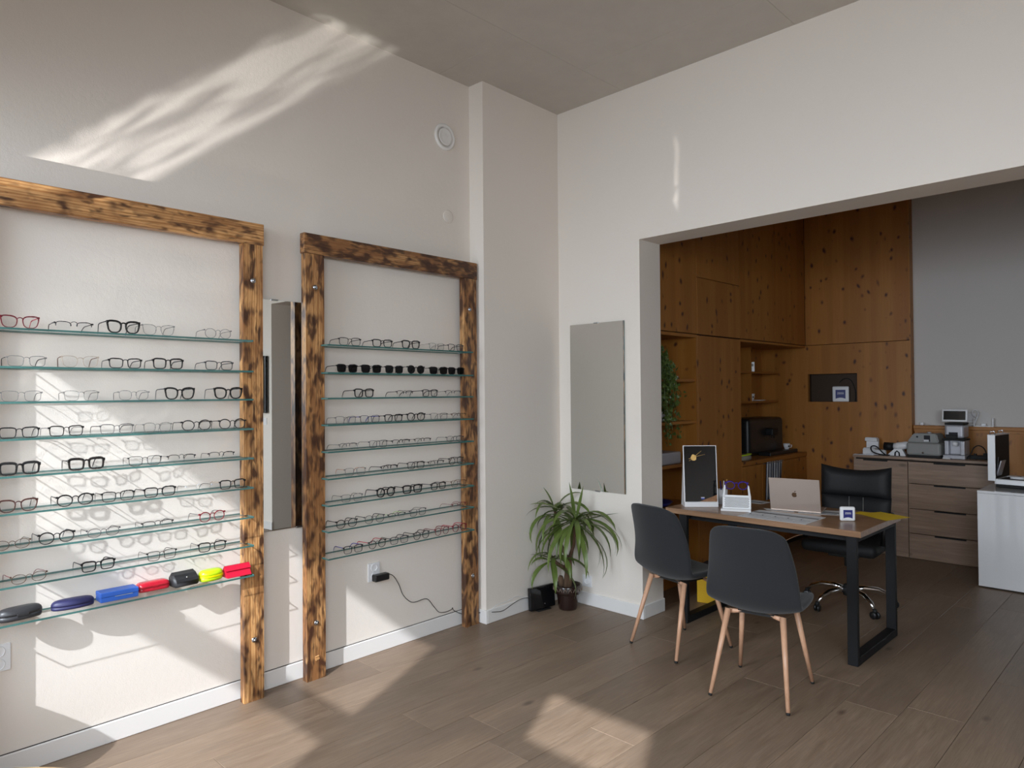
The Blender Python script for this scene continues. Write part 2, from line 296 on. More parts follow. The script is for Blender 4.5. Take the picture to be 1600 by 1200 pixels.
def textmesh(txt,size,extr=.0006):
    c=bpy.data.curves.new('t','FONT'); c.body=txt; c.size=size; c.extrude=extr; c.align_x='CENTER'; c.align_y='CENTER'
    o=bpy.data.objects.new('t',c); COL.objects.link(o); dg=bpy.context.evaluated_depsgraph_get(); me=bpy.data.meshes.new_from_object(o.evaluated_get(dg)); 
    bpy.data.objects.remove(o); bpy.data.curves.remove(c); return me
GL=[('L',1,0.580,0.130,'c',3,'burg','red','dark red cat-eye'),
('L',1,0.766,0.142,'s',2,'blk','blk','black half-rim'),
('L',1,0.954,0.136,'c',5,'blk','blk','thick black cat-eye'),
('L',1,1.098,0.139,'c',1,'silver','blk','thin silver cat-eye'),
('L',1,1.367,0.132,'o',1,'grey','blk','thin grey metal'),
('L',2,0.602,0.136,'r',2,'grey','blk','grey and clear rectangular'),
('L',2,0.789,0.136,'c',2,'beige','brown','pale beige cat-eye'),
('L',2,0.961,0.135,'r',3,'blk','blk','black squared'),
('L',2,1.139,0.136,'r',4,'blk','blk','bold black rectangular'),
('L',2,1.372,0.142,'r',2.6,'dgrey','dgrey','dark grey rectangular'),
('L',3,0.585,0.139,'r',1.4,'grey','blk','slim metal rectangular'),
('L',3,0.793,0.131,'r',1.2,'silver','blk','silver metal angular'),
('L',3,0.995,0.124,'h',1,'silver','blk','thin silver hexagonal'),
('L',3,1.190,0.136,'c',4.5,'blk','dgrey','thick black cat-eye'),
('L',3,1.416,0.141,'c',5,'blk','grey','heavy black cat-eye'),
('L',4,0.578,0.136,'r',3,'blk','blk','wide black rectangular'),
('L',4,0.739,0.130,'r',2.6,'blk','grey','black soft-cornered'),
('L',4,0.927,0.140,'r',2.2,'grey','blk','translucent grey rectangular'),
('L',4,1.093,0.125,'h',1,'silver','grey','thin silver wire'),
('L',4,1.265,0.142,'o',2.8,'blk','blk','black rounded'),
('L',4,1.436,0.133,'o',3,'blk','blk','black round'),
('L',5,0.580,0.136,'r',6,'blk','blk','chunky black squared'),
('L',5,0.812,0.137,'r',6,'tort','blk','chunky black speckled'),
('L',5,1.040,0.137,'r',1.3,'blk','blk','thin black metal pink-bridged'),
('L',5,1.197,0.124,'s',1.6,'blk','blk','slim half-rim'),
('L',5,1.382,0.124,'s',1.6,'blk','blk','black half-rim'),
('L',6,0.575,0.129,'c',3.4,'dbrown','blk','dark brown cat-eye'),
('L',6,0.771,0.138,'o',3.4,'blk','blk','black keyhole-bridge round'),
('L',6,0.932,0.132,'r',2.4,'blk','blk','slim black rectangular'),
('L',6,1.103,0.142,'r',3,'blk','blk','black rectangular'),
('L',6,1.276,0.124,'n',1,'clear','blk','rimless'),
('L',6,1.436,0.131,'r',3.2,'blk','beige','black squared'),
('L',7,0.555,0.124,'v',1.2,'bronze','blk','bronze wire'),
('L',7,0.705,0.132,'o',3,'blk','dgrey','black rounded'),
('L',7,0.876,0.129,'v',1.8,'dgrey','blk','dark metal oval'),
('L',7,1.093,0.134,'s',1.6,'blk','blk','black half-rim'),
('L',7,1.337,0.130,'o',2.6,'redblk','grey','black and red round'),
('L',8,0.611,0.127,'v',1.3,'bronze','burg','bronze metal burgundy-armed'),
('L',8,0.856,0.133,'r',3.6,'blk','blk','bold black squared'),
('L',8,1.111,0.130,'r',1.2,'blk','blk','thin black wire'),
('L',8,1.337,0.133,'r',3,'blk','grey','black squared'),
('R',1,2.104,0.142,'r',2.2,'blk','blk','thin black rectangular'),
('R',1,2.324,0.140,'r',3.4,'blk','blk','black rectangular'),
('R',1,2.533,0.130,'r',4,'blk','blk','thick black rectangular'),
('R',1,2.737,0.131,'r',1.2,'silver','grey','thin silver'),
('R',1,2.895,0.132,'r',2.2,'dgrey','blk','dark grey rectangular'),
('R',2,2.086,0.142,'r',3,'blk','blk','gradient-lens black'),
('R',2,2.246,0.140,'r',3.4,'blk','blk','squared black'),
('R',2,2.408,0.142,'r',3,'blk','blk','rectangular black'),
('R',2,2.571,0.142,'o',3,'blk','blk','rounded black'),
('R',2,2.750,0.142,'r',3,'blk','blk','black'),
('R',2,2.898,0.135,'r',3,'blk','blk','small black'),
('R',3,2.196,0.140,'r',4,'blk','blk','bold black'),
('R',3,2.485,0.124,'s',2,'blk','blk','black half-rim'),
('R',3,2.680,0.133,'r',3,'blk','blk','black squared'),
('R',3,2.870,0.131,'s',1.4,'dgrey','blk','slim half-rim'),
('R',4,2.075,0.129,'r',1.6,'grey','blk','grey metal'),
('R',4,2.235,0.140,'r',2,'dgrey','blue','dark grey blue-armed'),
('R',4,2.401,0.139,'r',3,'blk','blk','black squared'),
('R',4,2.569,0.138,'o',3.4,'blk','blk','black rounded'),
('R',4,2.751,0.136,'r',1.4,'grey','blk','slim grey'),
('R',4,2.918,0.124,'s',1.6,'brown','blk','brown half-rim'),
('R',5,2.089,0.124,'s',1.4,'grey','blk','grey half-rim'),
('R',5,2.291,0.134,'r',1.8,'dgrey','blk','dark grey'),
('R',5,2.454,0.128,'s',2,'blk','blk','black half-rim'),
('R',5,2.619,0.125,'s',1.4,'blk','blk','thin black half-rim'),
('R',5,2.884,0.142,'v',1.2,'dgrey','dgrey','thin wire'),
('R',6,2.135,0.134,'r',1.6,'grey','orange','grey orange-armed'),
('R',6,2.368,0.126,'s',2.2,'blk','blk','black half-rim'),
('R',6,2.566,0.128,'r',2.2,'blk','blk','black squared'),
('R',6,2.725,0.130,'s',1.8,'blk','blk','slim black half-rim'),
('R',6,2.891,0.126,'o',2.2,'blk','blk','black rounded'),
('R',7,2.113,0.137,'r',1.4,'grey','blk','thin grey'),
('R',7,2.343,0.136,'o',4.6,'blk','blk','thick black rounded'),
('R',7,2.538,0.142,'r',4.6,'blk','blk','thick black squared'),
('R',7,2.742,0.125,'r',3,'blk','dgrey','black squared'),
('R',7,2.913,0.124,'r',1.3,'brown','brown','thin brown'),
('R',8,2.078,0.138,'o',2.4,'blk','blk','black round'),
('R',8,2.263,0.135,'o',2,'dgrey','blk','dark grey rounded'),
('R',8,2.420,0.124,'s',1.6,'blk','green','lime-armed half-rim'),
('R',8,2.579,0.138,'r',1.4,'dgrey','blk','thin dark wire'),
('R',8,2.914,0.124,'s',1.6,'burg','burg','dark red half-rim'),
('R',9,2.119,0.125,'r',2.2,'blk','blue','black blue-armed'),
('R',9,2.281,0.129,'o',2.4,'blk','red','black red-armed round'),
('R',9,2.438,0.131,'r',2.2,'dgrey','blk','dark grey squared'),
('R',9,2.605,0.124,'o',2.6,'blk','blk','black rounded'),
('R',9,2.770,0.124,'o',2.2,'burg','burg','burgundy'),
('R',9,2.917,0.124,'o',2.6,'redblk','red','red and black round')]
# ================================================================ setting
ORD=['top','second','third','fourth','fifth','sixth','seventh','eighth','ninth']
NTH=['first','second','third','fourth','fifth','sixth','seventh','eighth','ninth']
bm=bmn(); box(bm,(-.5,-1.5,-.15),(6.2,7.6,-.0135)); FL=struct('floor',bm,'joint')
rp=random.Random(3); k=-2
while .015+.242*k<6.0:
    x0=.015+.242*k; y=-1.35-rp.uniform(0,1.6)
    if k==3: y=1.993-2.1*2
    if k==2: y=1.20-2.1*2
    while y<7.42:
        ln=2.1 if k in (2,3) else rp.choice((2.1,2.1,2.1,1.5))
        a,b=max(y,-1.35),min(y+ln,7.45)
        if b-a>.02:
            bm=bmn(); box(bm,(x0+.0008,a+.0008,-.0135),(x0+.2412,b-.0008,0),0,.0012,1); obj('plank',bm,'floor',FL)
        y+=ln
    k+=1
bm=bmn(); box(bm,(-.5,-1.5,3.622),(6.2,7.6,3.8)); CE=struct('ceiling',bm,'joint')
for i in range(6):
    for j in range(4):
        x0=-.55+i*1.2; y0=-1.5+j*2.5-(.0 if i%2 else .62)
        bm=bmn(); box(bm,(max(x0,-.5)+.0006,max(y0,-1.5)+.0006,3.600),(min(x0+1.2,6.2)-.0006,min(y0+2.5,7.6)-.0006,3.623),0,.0008,1); obj('panel',bm,'ceil',CE)
bm=bmn(); box(bm,(-.22,-1.5,0),(0,3.15,3.6)); box(bm,(-.22,3.15,0),(.131,4.3,3.6)); struct('wall_left',bm,'wall',loc=LW(0,0),rz=WA)
bm=bmn(); box(bm,(-.3,3.94,0),(.78,4.19,3.6)); box(bm,(.78,3.94,2.55),(3.89,4.19,3.6)); box(bm,(3.89,3.94,0),(6,4.19,3.6)); struct('wall_back',bm,'wall')
bm=bmn(); X=[-.3,.3,2.19,3.06,3.72,6.0]
box(bm,(X[0],-1.35,0),(X[1],-1.2,3.6)); box(bm,(X[1],-1.35,3.36),(X[2],-1.2,3.6)); box(bm,(X[1],-1.35,0),(X[2],-1.2,.12)); box(bm,(X[2],-1.35,0),(X[3],-1.2,3.6))
box(bm,(X[3],-1.35,0),(X[4],-1.2,2.887)); box(bm,(X[3],-1.35,3.36),(X[4],-1.2,3.6)); box(bm,(X[4],-1.35,0),(X[5],-1.2,3.6)); struct('wall_front',bm,'wall')
bm=bmn(); box(bm,(6,-1.5,0),(6.2,7.6,3.6)); struct('wall_right',bm,'wall')
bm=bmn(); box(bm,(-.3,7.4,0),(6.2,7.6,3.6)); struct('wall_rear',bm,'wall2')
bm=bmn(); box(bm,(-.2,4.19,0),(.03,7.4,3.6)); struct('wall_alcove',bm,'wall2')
bm=bmn(); box(bm,(.3,-1.3,2.42),(2.19,-1.2,2.54)); box(bm,(.3,-1.3,.12),(.35,-1.24,3.36)); box(bm,(2.165,-1.3,.12),(2.19,-1.26,3.36)); box(bm,(.35,-1.3,.12),(2.165,-1.24,.2)); w=struct('window_1',bm,'mblack')
for z0,z1 in ((.2,2.42),(2.54,3.36)):
    bm=bmn(); box(bm,(.35,-1.275,z0),(2.165,-1.269,z1)); obj('pane',bm,'pane',w)
bm=bmn(); box(bm,(3.06,-1.3,2.887),(3.72,-1.24,2.90)); box(bm,(3.06,-1.3,3.34),(3.72,-1.28,3.36)); w=struct('window_2',bm,'mblack')
bm=bmn(); box(bm,(3.062,-1.275,2.90),(3.718,-1.269,3.34)); obj('pane',bm,'glass',w)
# skirting
def skirt(bm,a,b): box(bm,a,b,0,.003,1)
bm=bmn(); skirt(bm,(0,-1.2,0),(.013,3.15,.09)); box(bm,(0,-1.2,.09),(.004,3.15,.0925),1); struct('baseboard_left',bm,['skirt','joint'],loc=LW(0,0),rz=WA)
bm=bmn(); skirt(bm,(.002,3.137,0),(.144,3.15,.09)); skirt(bm,(.131,3.15,0),(.144,3.93,.09)); struct('baseboard_pillar',bm,'skirt',loc=LW(0,0),rz=WA)
bm=bmn(); skirt(bm,(.08,3.926,0),(.793,3.94,.09)); skirt(bm,(.78,3.94,0),(.793,4.19,.09)); skirt(bm,(3.877,3.926,0),(6,3.94,.09)); struct('baseboard_back',bm,'skirt')
# rear room: wooden wall lining, dado
wl=bmn()
for a,c in (((.03,7.345,0),(.545,7.4,3.6)),((1.043,7.345,0),(1.51,7.4,3.6)),((.545,7.345,0),(1.043,7.4,1.397)),((.545,7.345,1.698),(1.043,7.4,3.6))): box(wl,a,c)
WP=struct('wall_wood',wl,'joint')
bm=bmn(); box(bm,(.546,7.388,1.398),(1.042,7.399,1.697)); box(bm,(.546,7.346,1.398),(.553,7.388,1.697)); box(bm,(1.035,7.346,1.398),(1.042,7.388,1.697)); obj('niche_lining',bm,plain('shade_brown_lining',(.045,.022,.009),.6),WP)  # lining coloured dark brown to give the shade inside the niche
def wpan(x0,x1,z0,z1,hole=None,y0=7.30,y1=7.345):
    bm=bmn()
    if hole:
        hx0,hx1,hz0,hz1=hole
        for a,b in (((x0,z0),(hx0,z1)),((hx1,z0),(x1,z1)),((hx0,z0),(hx1,hz0)),((hx0,hz1),(hx1,z1))): box(bm,(a[0],y0,a[1]),(b[0],y1,b[1]))
    else: box(bm,(x0,y0,z0),(x1,y1,z1),0,.002,1)
    return obj('panel',bm,'kz',WP)
wpan(.532,1.505,1.99,3.6); wpan(.035,1.505,.0,1.985,(.553,1.035,1.405,1.69))
bm=bmn(); box(bm,(1.505,7.30,0),(1.515,7.40,3.6)); obj('end_strip',bm,'kz',WP)
bm=bmn(); box(bm,(1.515,7.385,0),(6,7.4,1.15)); DD=struct('trim_1',bm,'joint')
x=1.517
for i in range(12):
    wd=.36 if i%2 else .30
    if x+wd>6: break
    bm=bmn(); box(bm,(x+.002,7.365,.0),(x+wd-.002,7.386,1.13),0,.002,1); obj('board',bm,'kz',DD); x+=wd
bm=bmn(); box(bm,(1.517,7.33,1.155),(6,7.4,1.187),0,.003,1); box(bm,(1.517,7.355,1.13),(6,7.4,1.155)); obj('ledge',bm,'kx',DD)
ZS=[1.79,1.64,1.502,1.358,1.214,1.07,.927,.788,.643]
# ================================================================ display frames on the left wall
def hexbolt(parent,y,z,x0=.088,far=True):
    bm=bmn(); m=Matrix.Rotation(pi/2,3,'Y')
    lathe(bm,[(0,-.085),(.005,-.085),(.005,.012),(0,.012)],8); lathe(bm,[(0,0),(.013,0),(.013,.002),(0,.002)],14); lathe(bm,[(0,.002),(.0085,.002),(.0085,.009),(0,.009)],6,smooth=False)
    bmesh.ops.rotate(bm,cent=(0,0,0),matrix=m,verts=bm.verts); return obj('bolt',bm,'steel',parent,loc=(x0,y,z))
def display(s0,s1,pw,label,mats,bolts,zt=2.385):
    t=thing('display_rack',label,'frame',LW(0,s0),WA)
    w=s1-s0; g=mats
    for a,b,inn in ((0,pw,1),(w-pw,w,0)):
        pl=[(a,0),(b,0)]; nz=sorted(ZS)
        if inn:
            for z in nz: pl+=[(b,z-.0085),(b-.022,z-.0085),(b-.022,z+.0006),(b,z+.0006)]
        pl+=[(b,2.275),(a,2.275)]
        if not inn:
            for z in nz[::-1]: pl+=[(a,z+.0006),(a+.022,z+.0006),(a+.022,z-.0085),(a,z-.0085)]
        bm=bmn(); prism(bm,pl,.045,.088,'x'); obj('post',bm,g[0],t)
    bm=bmn(); box(bm,(.045,-.008,2.276),(.088,w+.008,zt),0,.003,2); obj('crossbeam',bm,g[1],t)
    for y,z in bolts: hexbolt(t,y-s0,z)
    return t
display(.372,1.615,.102,'wide scorched pine shelf frame at the left edge, partly out of view','' or ['bz','by'],[(.42,2.09),(.42,.303),(1.563,2.093),(1.563,.303)])
f2=display(1.857,3.122,.112,'narrower darkly scorched pine shelf frame beside the wall corner',['bzd','byd'],[(1.914,2.097),(1.913,.302),(3.06,2.071),(3.07,.325)])
bm=bmn(); box(bm,(-.001,-.012,-.012),(.003,.012,.012),0,.001,1,rot=Matrix.Rotation(.2,3,'X')); lab(obj('patch',bm,'by',f2,loc=(.088,.06,.114)),'small square wooden plug')
def shelf(sa,sb,z,label,grp):
    bm=bmn(); box(bm,(.006,0,-.008),(.150,sb-sa,0))
    for f in bm.faces: f.normal_update(); f.material_index=0 if abs(f.normal.z)>.5 else 1
    o=obj('glass_shelf',bm,['glass','edge'],loc=LW(0,sa,z),rot=(0,0,WA)); return tag(o,label,'shelf',grp)
for k,z in enumerate(ZS):
    nm=ORD[k] if k else 'topmost'
    if k==8: nm='lowest'
    shelf(.456,1.533,z,nm+' glass shelf of the left frame'+(', carrying spectacle cases' if k==8 else ', counted from the top'),'glass shelves of the left frame')
    shelf(1.950,3.030,z,nm+' glass shelf of the right frame'+(', carrying black sunglasses' if k==1 else ', above the socket' if k==8 else ', counted from the top'),'glass shelves of the right frame')
# ---------------------------------------------------------------- spectacles
FC=dict(blk=(.008,.008,.009),grey=(.16,.15,.145),dgrey=(.045,.045,.05),silver=(.33,.32,.31),beige=(.45,.36,.28),brown=(.12,.05,.025),burg=(.16,.01,.02),red=(.45,.02,.05),
 tort=(.012,.010,.010),bronze=(.16,.09,.055),clear=(.5,.52,.54),dbrown=(.05,.015,.012),redblk=(.20,.008,.02),blue=(.02,.02,.30),green=(.35,.62,.12),orange=(.55,.22,.08),violet=(.02,.0,.20))
FM={k:plain('frame_'+k,c,.28,.6 if k in('silver','bronze') else 0) for k,c in FC.items()}
def outline(shape,w,h,side,n=26):
    pts=[]; ex={'r':4.2,'o':2.2,'c':2.7,'v':2.2,'s':3.2,'n':2.8,'h':3.0}[shape]
    for i in range(n):
        t=2*pi*i/n+.001; c,s=cos(t),sin(t)
        y=w/2*math.copysign(abs(c)**(2/ex),c); z=h/2*math.copysign(abs(s)**(2/ex),s)
        yo=y*side/(w/2)   # +1 outer
        tp={'r':.07,'o':.03,'c':.10,'v':.02,'s':.05,'n':.06,'h':.06}[shape]
        y*=1+tp*(z/(h/2)); 
        if z>0: z*=1-.10*max(0,-yo)
        if shape=='c' and z>0: z+=.0055*max(0,yo)**2; y+=side*.002*max(0,yo)
        pts.append((y,z))
    return pts
def spectacles(name,label,cat,loc,rz,w,shape,th,fc,tc,grp,dark=False,zrot=0,fold=1.0):
    t=thing(name,label,cat,loc,rz,grp)
    H={'r':.0405,'o':.045,'c':.046,'v':.036,'s':.036,'n':.036,'h':.041}[shape]+(.004 if th>=4 else 0)
    if dark: H+=.002
    lw=w*.385; cy=w*.268; r=max(th,1.85)*.00060; zc=H/2+r; dp=max(.0011,r*.95)
    fm=FM[fc]; tm=FM[tc]; bm=bmn()
    lens=[]
    for sd in (-1,1):
        P=outline(shape,lw,H,sd); Q=[(y+sd*cy,z+zc) for y,z in P]; lens.append([(y*.98+sd*cy*1,z*.98+zc) for y,z in P])
        if shape=='s':
            up=[(y+sd*cy,z+zc) for y,z in P if z>-.001]; up.sort(key=lambda q:q[0]); sweep(bm,up,r*1.35,dp,False)
        elif shape!='n':
            ru=[r*(1.0+(.55*max(0,z/(H/2)) if th>2 else 0)) for y,z in P]; sweep(bm,Q,ru,dp,True)
    zi=zc+H*(.26 if shape not in 'ns' else .40); yi=cy-lw/2
    zb=[(0,-yi-r*.3,zi-.001),(.001,-yi*.5,zi+.0035),(.001,0,zi+.0045),(.001,yi*.5,zi+.0035),(0,yi+r*.3,zi-.001)]
    tube(bm,zb,max(.0009,r*1.1),6)
    ze=zc+H*(.34 if shape!='c' else .42); ye=cy+lw/2
    for sd in (-1,1): box(bm,(-.006,sd*(ye-.003*(th>2))-.0005,ze-.0022-r),(dp,sd*w/2+.0005*sd,ze+.0018+r))
    obj('front',bm,fm,t,smooth=False)
    for q in lens:
        bm=bmn(); a=[bm.verts.new((.0,y,z)) for y,z in q]; bm.faces.new(a); obj('lens',bm,'dark' if dark else 'lens',t,fix=False)
    if th<=2 or shape in 'sn':
        for sd in (-1,1):
            bm=bmn(); tube(bm,[(-.001,sd*(yi+.001),zi-.003),(-.006,sd*(yi-.001),zi-.008),(-.006,sd*(yi-.001),zi-.013)],.0007,5); obj('nose_pad',bm,FM['clear'],t)
    for sd in (-1,1):
        bm=bmn(); tr=.0011 if th<2 else .0014+.00022*th; y=sd*(w/2-.001)
        tube(bm,[(-.004,y,ze),(-.04,y-sd*.001,ze-.001),(-.088,y-sd*.004,ze-.003),(-.103,y-sd*.006,ze-.008),(-.116,y-sd*.009,.012),(-.120,y-sd*.010,.0015)],[tr,tr,tr*1.15,tr*1.2,tr*1.1,tr*.8],6,flat=.55 if th>2 else .8)
        obj('temple',bm,tm,t)
    return t
cnt={}
rs=random.Random(11)
for fr,k,s,w,sh,th,fc,tc,desc in GL:
    cnt[(fr,k)]=cnt.get((fr,k),0)+1; i=cnt[(fr,k)]
    sun=(fr=='R' and k==2)
    if (fr,k)==('L',1): desc=desc
    lbl='%s %s, %s from left on the %s shelf of the %s frame'%(desc,'sunglasses' if sun else 'eyeglasses',NTH[i-1],ORD[k-1] if k<9 else 'lowest','left' if fr=='L' else 'right')
    spectacles('sunglasses' if sun else 'eyeglasses',lbl,'sunglasses' if sun else 'eyeglasses',LW(.129,s,ZS[k-1]+.0004),WA+rs.uniform(-.09,.09),w,sh,th,fc,tc,'sunglasses on the right frame' if sun else 'eyeglasses on the glass shelves',dark=sun)
# ---------------------------------------------------------------- spectacle cases on the lowest left shelf
CG='spectacle cases on the lowest left shelf'; z9=ZS[8]+.0003
def case(name,label,s,d,rz): return thing(name,label,'case',LW(d,s,z9),WA+rz,CG)
def pill(bm,lx,ly,h,z0=0,ex=2.6,n=28,rows=((0,.93),(.12,1.0),(.5,1.0),(.8,.93),(.95,.75),(1,.45)),mi=0):
    prof=rows; rings=[]
    for zz,k in prof:
        rings.append([bm.verts.new((lx*k*math.copysign(abs(cos(t))**(2/ex),cos(t)),ly*(1-(1-k)*.55)*math.copysign(abs(sin(t))**(2/ex),sin(t)),z0+zz*h)) for t in [2*pi*i/n for i in range(n)]])
    for a,b in zip(rings,rings[1:]):
        for i in range(n): f=bm.faces.new((a[i],a[(i+1)%n],b[(i+1)%n],b[i])); f.smooth=True; f.material_index=mi
    bm.faces.new(rings[0][::-1]).material_index=mi; f=bm.faces.new(rings[-1]); f.smooth=True; f.material_index=mi
lb=[(0,.90),(.2,.98),(1,1)]; lt=[(0,1.01),(.3,1.0),(.62,.93),(.85,.78),(1,.5)]
mk=lambda n,c,r=.4,**k: plain(n,c,r,**k)
c=case('hard_case','dull black hard-shell spectacle case, leftmost on lowest left shelf',.590,.082,.10)
b=bmn(); pill(b,.036,.076,.020,rows=lb); obj('base',b,mk('case_black',(.030,.030,.033),.42),c); b=bmn(); pill(b,.036,.076,.026,.0205,rows=lt); l=obj('lid',b,bpy.data.materials['case_black'],c)
b=bmn(); box(b,(.034,-.02,.016),(.038,.02,.026),0,.001,1); obj('clasp',b,bpy.data.materials['case_black'],c)
c=case('hard_case','navy blue flattened hard spectacle case beside the dull black case',.775,.080,-.06)
m=mk('case_navy',(.022,.022,.085),.5); b=bmn(); pill(b,.034,.078,.014,rows=lb,ex=2.2); obj('base',b,m,c); b=bmn(); pill(b,.034,.078,.024,.0145,rows=lt,ex=2.2); obj('lid',b,m,c)
c=case('box_case','bright blue rectangular folding spectacle case in the middle of the row',.945,.078,-.02)
m=mk('case_blue',(.03,.12,.50),.45); b=bmn(); box(b,(-.035,-.074,0),(.035,.074,.020),0,.002,2); obj('base',b,m,c); b=bmn(); box(b,(-.036,-.075,.0205),(.036,.075,.041),0,.003,2); obj('lid',b,m,c)
b=bmn(); box(b,(.035,-.02,.0185),(.0372,.05,.0200)); lab(obj('seam_line',b,FM['clear'],c),'pale closing line')
c=case('box_case','red glossy hard spectacle case half behind the blue box case',1.100,.050,.0)
m=mk('case_red',(.50,.012,.03),.25,coat=.4); b=bmn(); pill(b,.031,.066,.018,rows=lb,ex=6); obj('base',b,m,c); b=bmn(); pill(b,.031,.066,.022,.0185,rows=lt,ex=6); obj('lid',b,m,c)
b=bmn(); box(b,(.029,-.012,.014),(.0325,.012,.023),0,.001,1); obj('clasp',b,m,c)
c=case('soft_case','black leather flap spectacle pouch between red and lime cases',1.226,.078,.06)
m=mk('case_leather',(.018,.018,.020),.5); prof=[(-.034,0),(.034,0),(.040,.012),(.034,.034),(.010,.052),(-.016,.060),(-.036,.042)]
b=bmn(); prism(b,prof,-.054,.054,'y'); bmesh.ops.bevel(b,geom=list(b.edges),offset=.004,segments=2,affect='EDGES'); obj('pouch',b,m,c,smooth=True)
b=bmn(); prism(b,[(-.037,.040),(-.016,.0625),(.012,.0545),(.037,.036),(.041,.024),(.0385,.022),(.034,.033),(.010,.0515),(-.016,.0595)],-.050,.050,'y'); obj('flap',b,m,c)
b=bmn(); lathe(b,[(0,0),(.004,0),(.004,.0015),(0,.002)],10); obj('snap',b,'steel',c,loc=(.032,0,.041),rot=(0,1.0,0))
c=case('hard_case','lime and yellow zipped oval spectacle case',1.345,.092,.04)
m=mk('case_lime',(.52,.75,.01),.3); m2=mk('case_yellow',(.90,.78,.0),.4)
b=bmn(); pill(b,.036,.056,.020,rows=[(0,.72),(.3,.92),(1,1)],ex=2.4); obj('base',b,m,c); b=bmn(); pill(b,.036,.056,.024,.0285,rows=[(0,1.0),(.35,.97),(.65,.88),(.88,.7),(1,.45)],ex=2.4); obj('lid',b,m,c)
b=bmn(); pill(b,.0375,.0575,.0032,.0202,rows=[(0,1),(1,1)],ex=2.4); pill(b,.0375,.0575,.0032,.0250,rows=[(0,1),(1,1)],ex=2.4); pill(b,.0355,.0555,.002,.0232,rows=[(0,1),(1,1)],ex=2.4); lab(obj('zip_band',b,m2,c),'yellow zip band')
c=case('soft_case','crimson triangular fold-over spectacle case at the right end',1.468,.100,.0)
m=mk('case_crimson',(.58,.01,.04),.38); b=bmn(); prism(b,[(-.034,.001),(.036,.001),(.0,.050)],-.061,.061,'y'); bmesh.ops.bevel(b,geom=list(b.edges),offset=.002,segments=2,affect='EDGES'); obj('body',b,m,c)
b=bmn(); prism(b,[(-.036,.004),(-.0005,.055),(.005,.054),(.022,.033),(.0195,.030),(.001,.0515),(-.034,.002)],-.062,.062,'y'); obj('flap',b,m,c)
# ---------------------------------------------------------------- things on the left walls
def mirror(name,label,loc,rz,w,h,axis,clips):
    t=thing(name,label,'mirror',loc,rz); b=bmn()
    box(b,(.004,0,0),(.010,w,h)); 
    for f in b.faces: f.normal_update(); f.material_index=0 if f.normal.x>.5 else 1
    obj('mirror_plate',b,['mirror','edge'],t)
    b=bmn(); box(b,(0,.02,.02),(.004,w-.02,h-.02)); obj('backing',b,'joint',t)
    for y,z in clips: b=bmn(); box(b,(.002,y-.02,z-.004),(.014,y+.02,z+.004),0,.001,1); obj('clip',b,'steel',t)
    return t
mirror('wall_mirror','tall frameless mirror between the two scorched frames',LW(0,1.56,.812),WA,.315,1.206,'x',[(.30,0),(.16,1.206)])
mirror('wall_mirror','tall frameless mirror above the potted yucca',(.175,3.94,.822),-pi/2,.480,1.190,'y',[(.24,1.19),(.24,0)])
QY=Matrix.Rotation(pi/2,3,'Y')
t=thing('air_vent','round white ventilation valve high on the left wall','vent',LW(0,2.925,3.198),WA)
b=bmn(); lathe(b,[(.062,0),(.086,.0),(.088,.006),(.082,.014),(.072,.016),(.063,.008),(.060,.0)],32); bmesh.ops.rotate(b,cent=(0,0,0),matrix=QY,verts=b.verts); obj('rim',b,'skirt',t)
b=bmn(); lathe(b,[(.0,.014),(.02,.010),(.045,.013),(.056,.016),(.058,.012),(.05,.0),(0,0)],32); bmesh.ops.rotate(b,cent=(0,0,0),matrix=QY,verts=b.verts); obj('valve_disc',b,'skirt',t)
b=bmn(); lathe(b,[(0,0),(.043,0),(.043,.004),(.040,.005),(0,.005)],30); bmesh.ops.rotate(b,cent=(0,0,0),matrix=QY,verts=b.verts); tag(obj('blanking_cover',b,'wall',loc=LW(0,2.953,2.681),rot=(0,0,WA)),'round flat blanking cover painted like the left wall','cover')
def socket(label,loc,rz,n,vert=False,sz=.082,grp='wall sockets'):
    t=thing('wall_socket',label,'socket',loc,rz,grp); b=bmn(); hh=sz/2 if not vert else sz*.65
    box(b,(0,-sz/2 if n==1 or vert else -sz,-hh),(.009,sz/2 if n==1 or vert else sz,hh),0,.002,2); obj('frame',b,'white',t)
    for i in range(n):
        y=0 if n==1 or vert else (-sz/2+i*sz); z=0 if not vert else (i-.5)*sz*.62
        b=bmn(); lathe(b,[(.024,.0095),(.022,.0125),(.0195,.0125),(.0185,.0045),(0,.0045)],22); bmesh.ops.rotate(b,cent=(0,0,0),matrix=QY,verts=b.verts); obj('insert',b,'white',t,loc=(0,y,z))
        b=bmn()
        for sg in (-1,1): lathe(b,[(0,.0),(.0028,0),(.0028,.0010),(0,.0010)],8,cen=(0,sg*.0095,0))
        bmesh.ops.rotate(b,cent=(0,0,0),matrix=QY,verts=b.verts); obj('pin_hole',b,'soot',t,loc=(.0047,y,z))
    return t
socket('white double wall socket at the lower left edge',LW(0,.535,.48),WA,2,True)
socket('white double socket with black adapter plugged in, right frame',LW(0,2.345,.475),WA,2,True)
socket('low white wall socket behind the potted yucca',(.31,3.94,.17),-pi/2,1,False)
t=thing('power_adapter','black power adapter plugged into the socket behind the right frame','adapter',LW(.0,2.372,.445),WA)
b=bmn(); box(b,(.016,-.052,-.020),(.058,.050,.020),0,.008,3); obj('housing',b,'black',t,smooth=False); b=bmn(); tube(b,[(.036,.048,.006),(.036,.062,.006)],[.005,.003],8); obj('strain_relief',b,'soot',t)
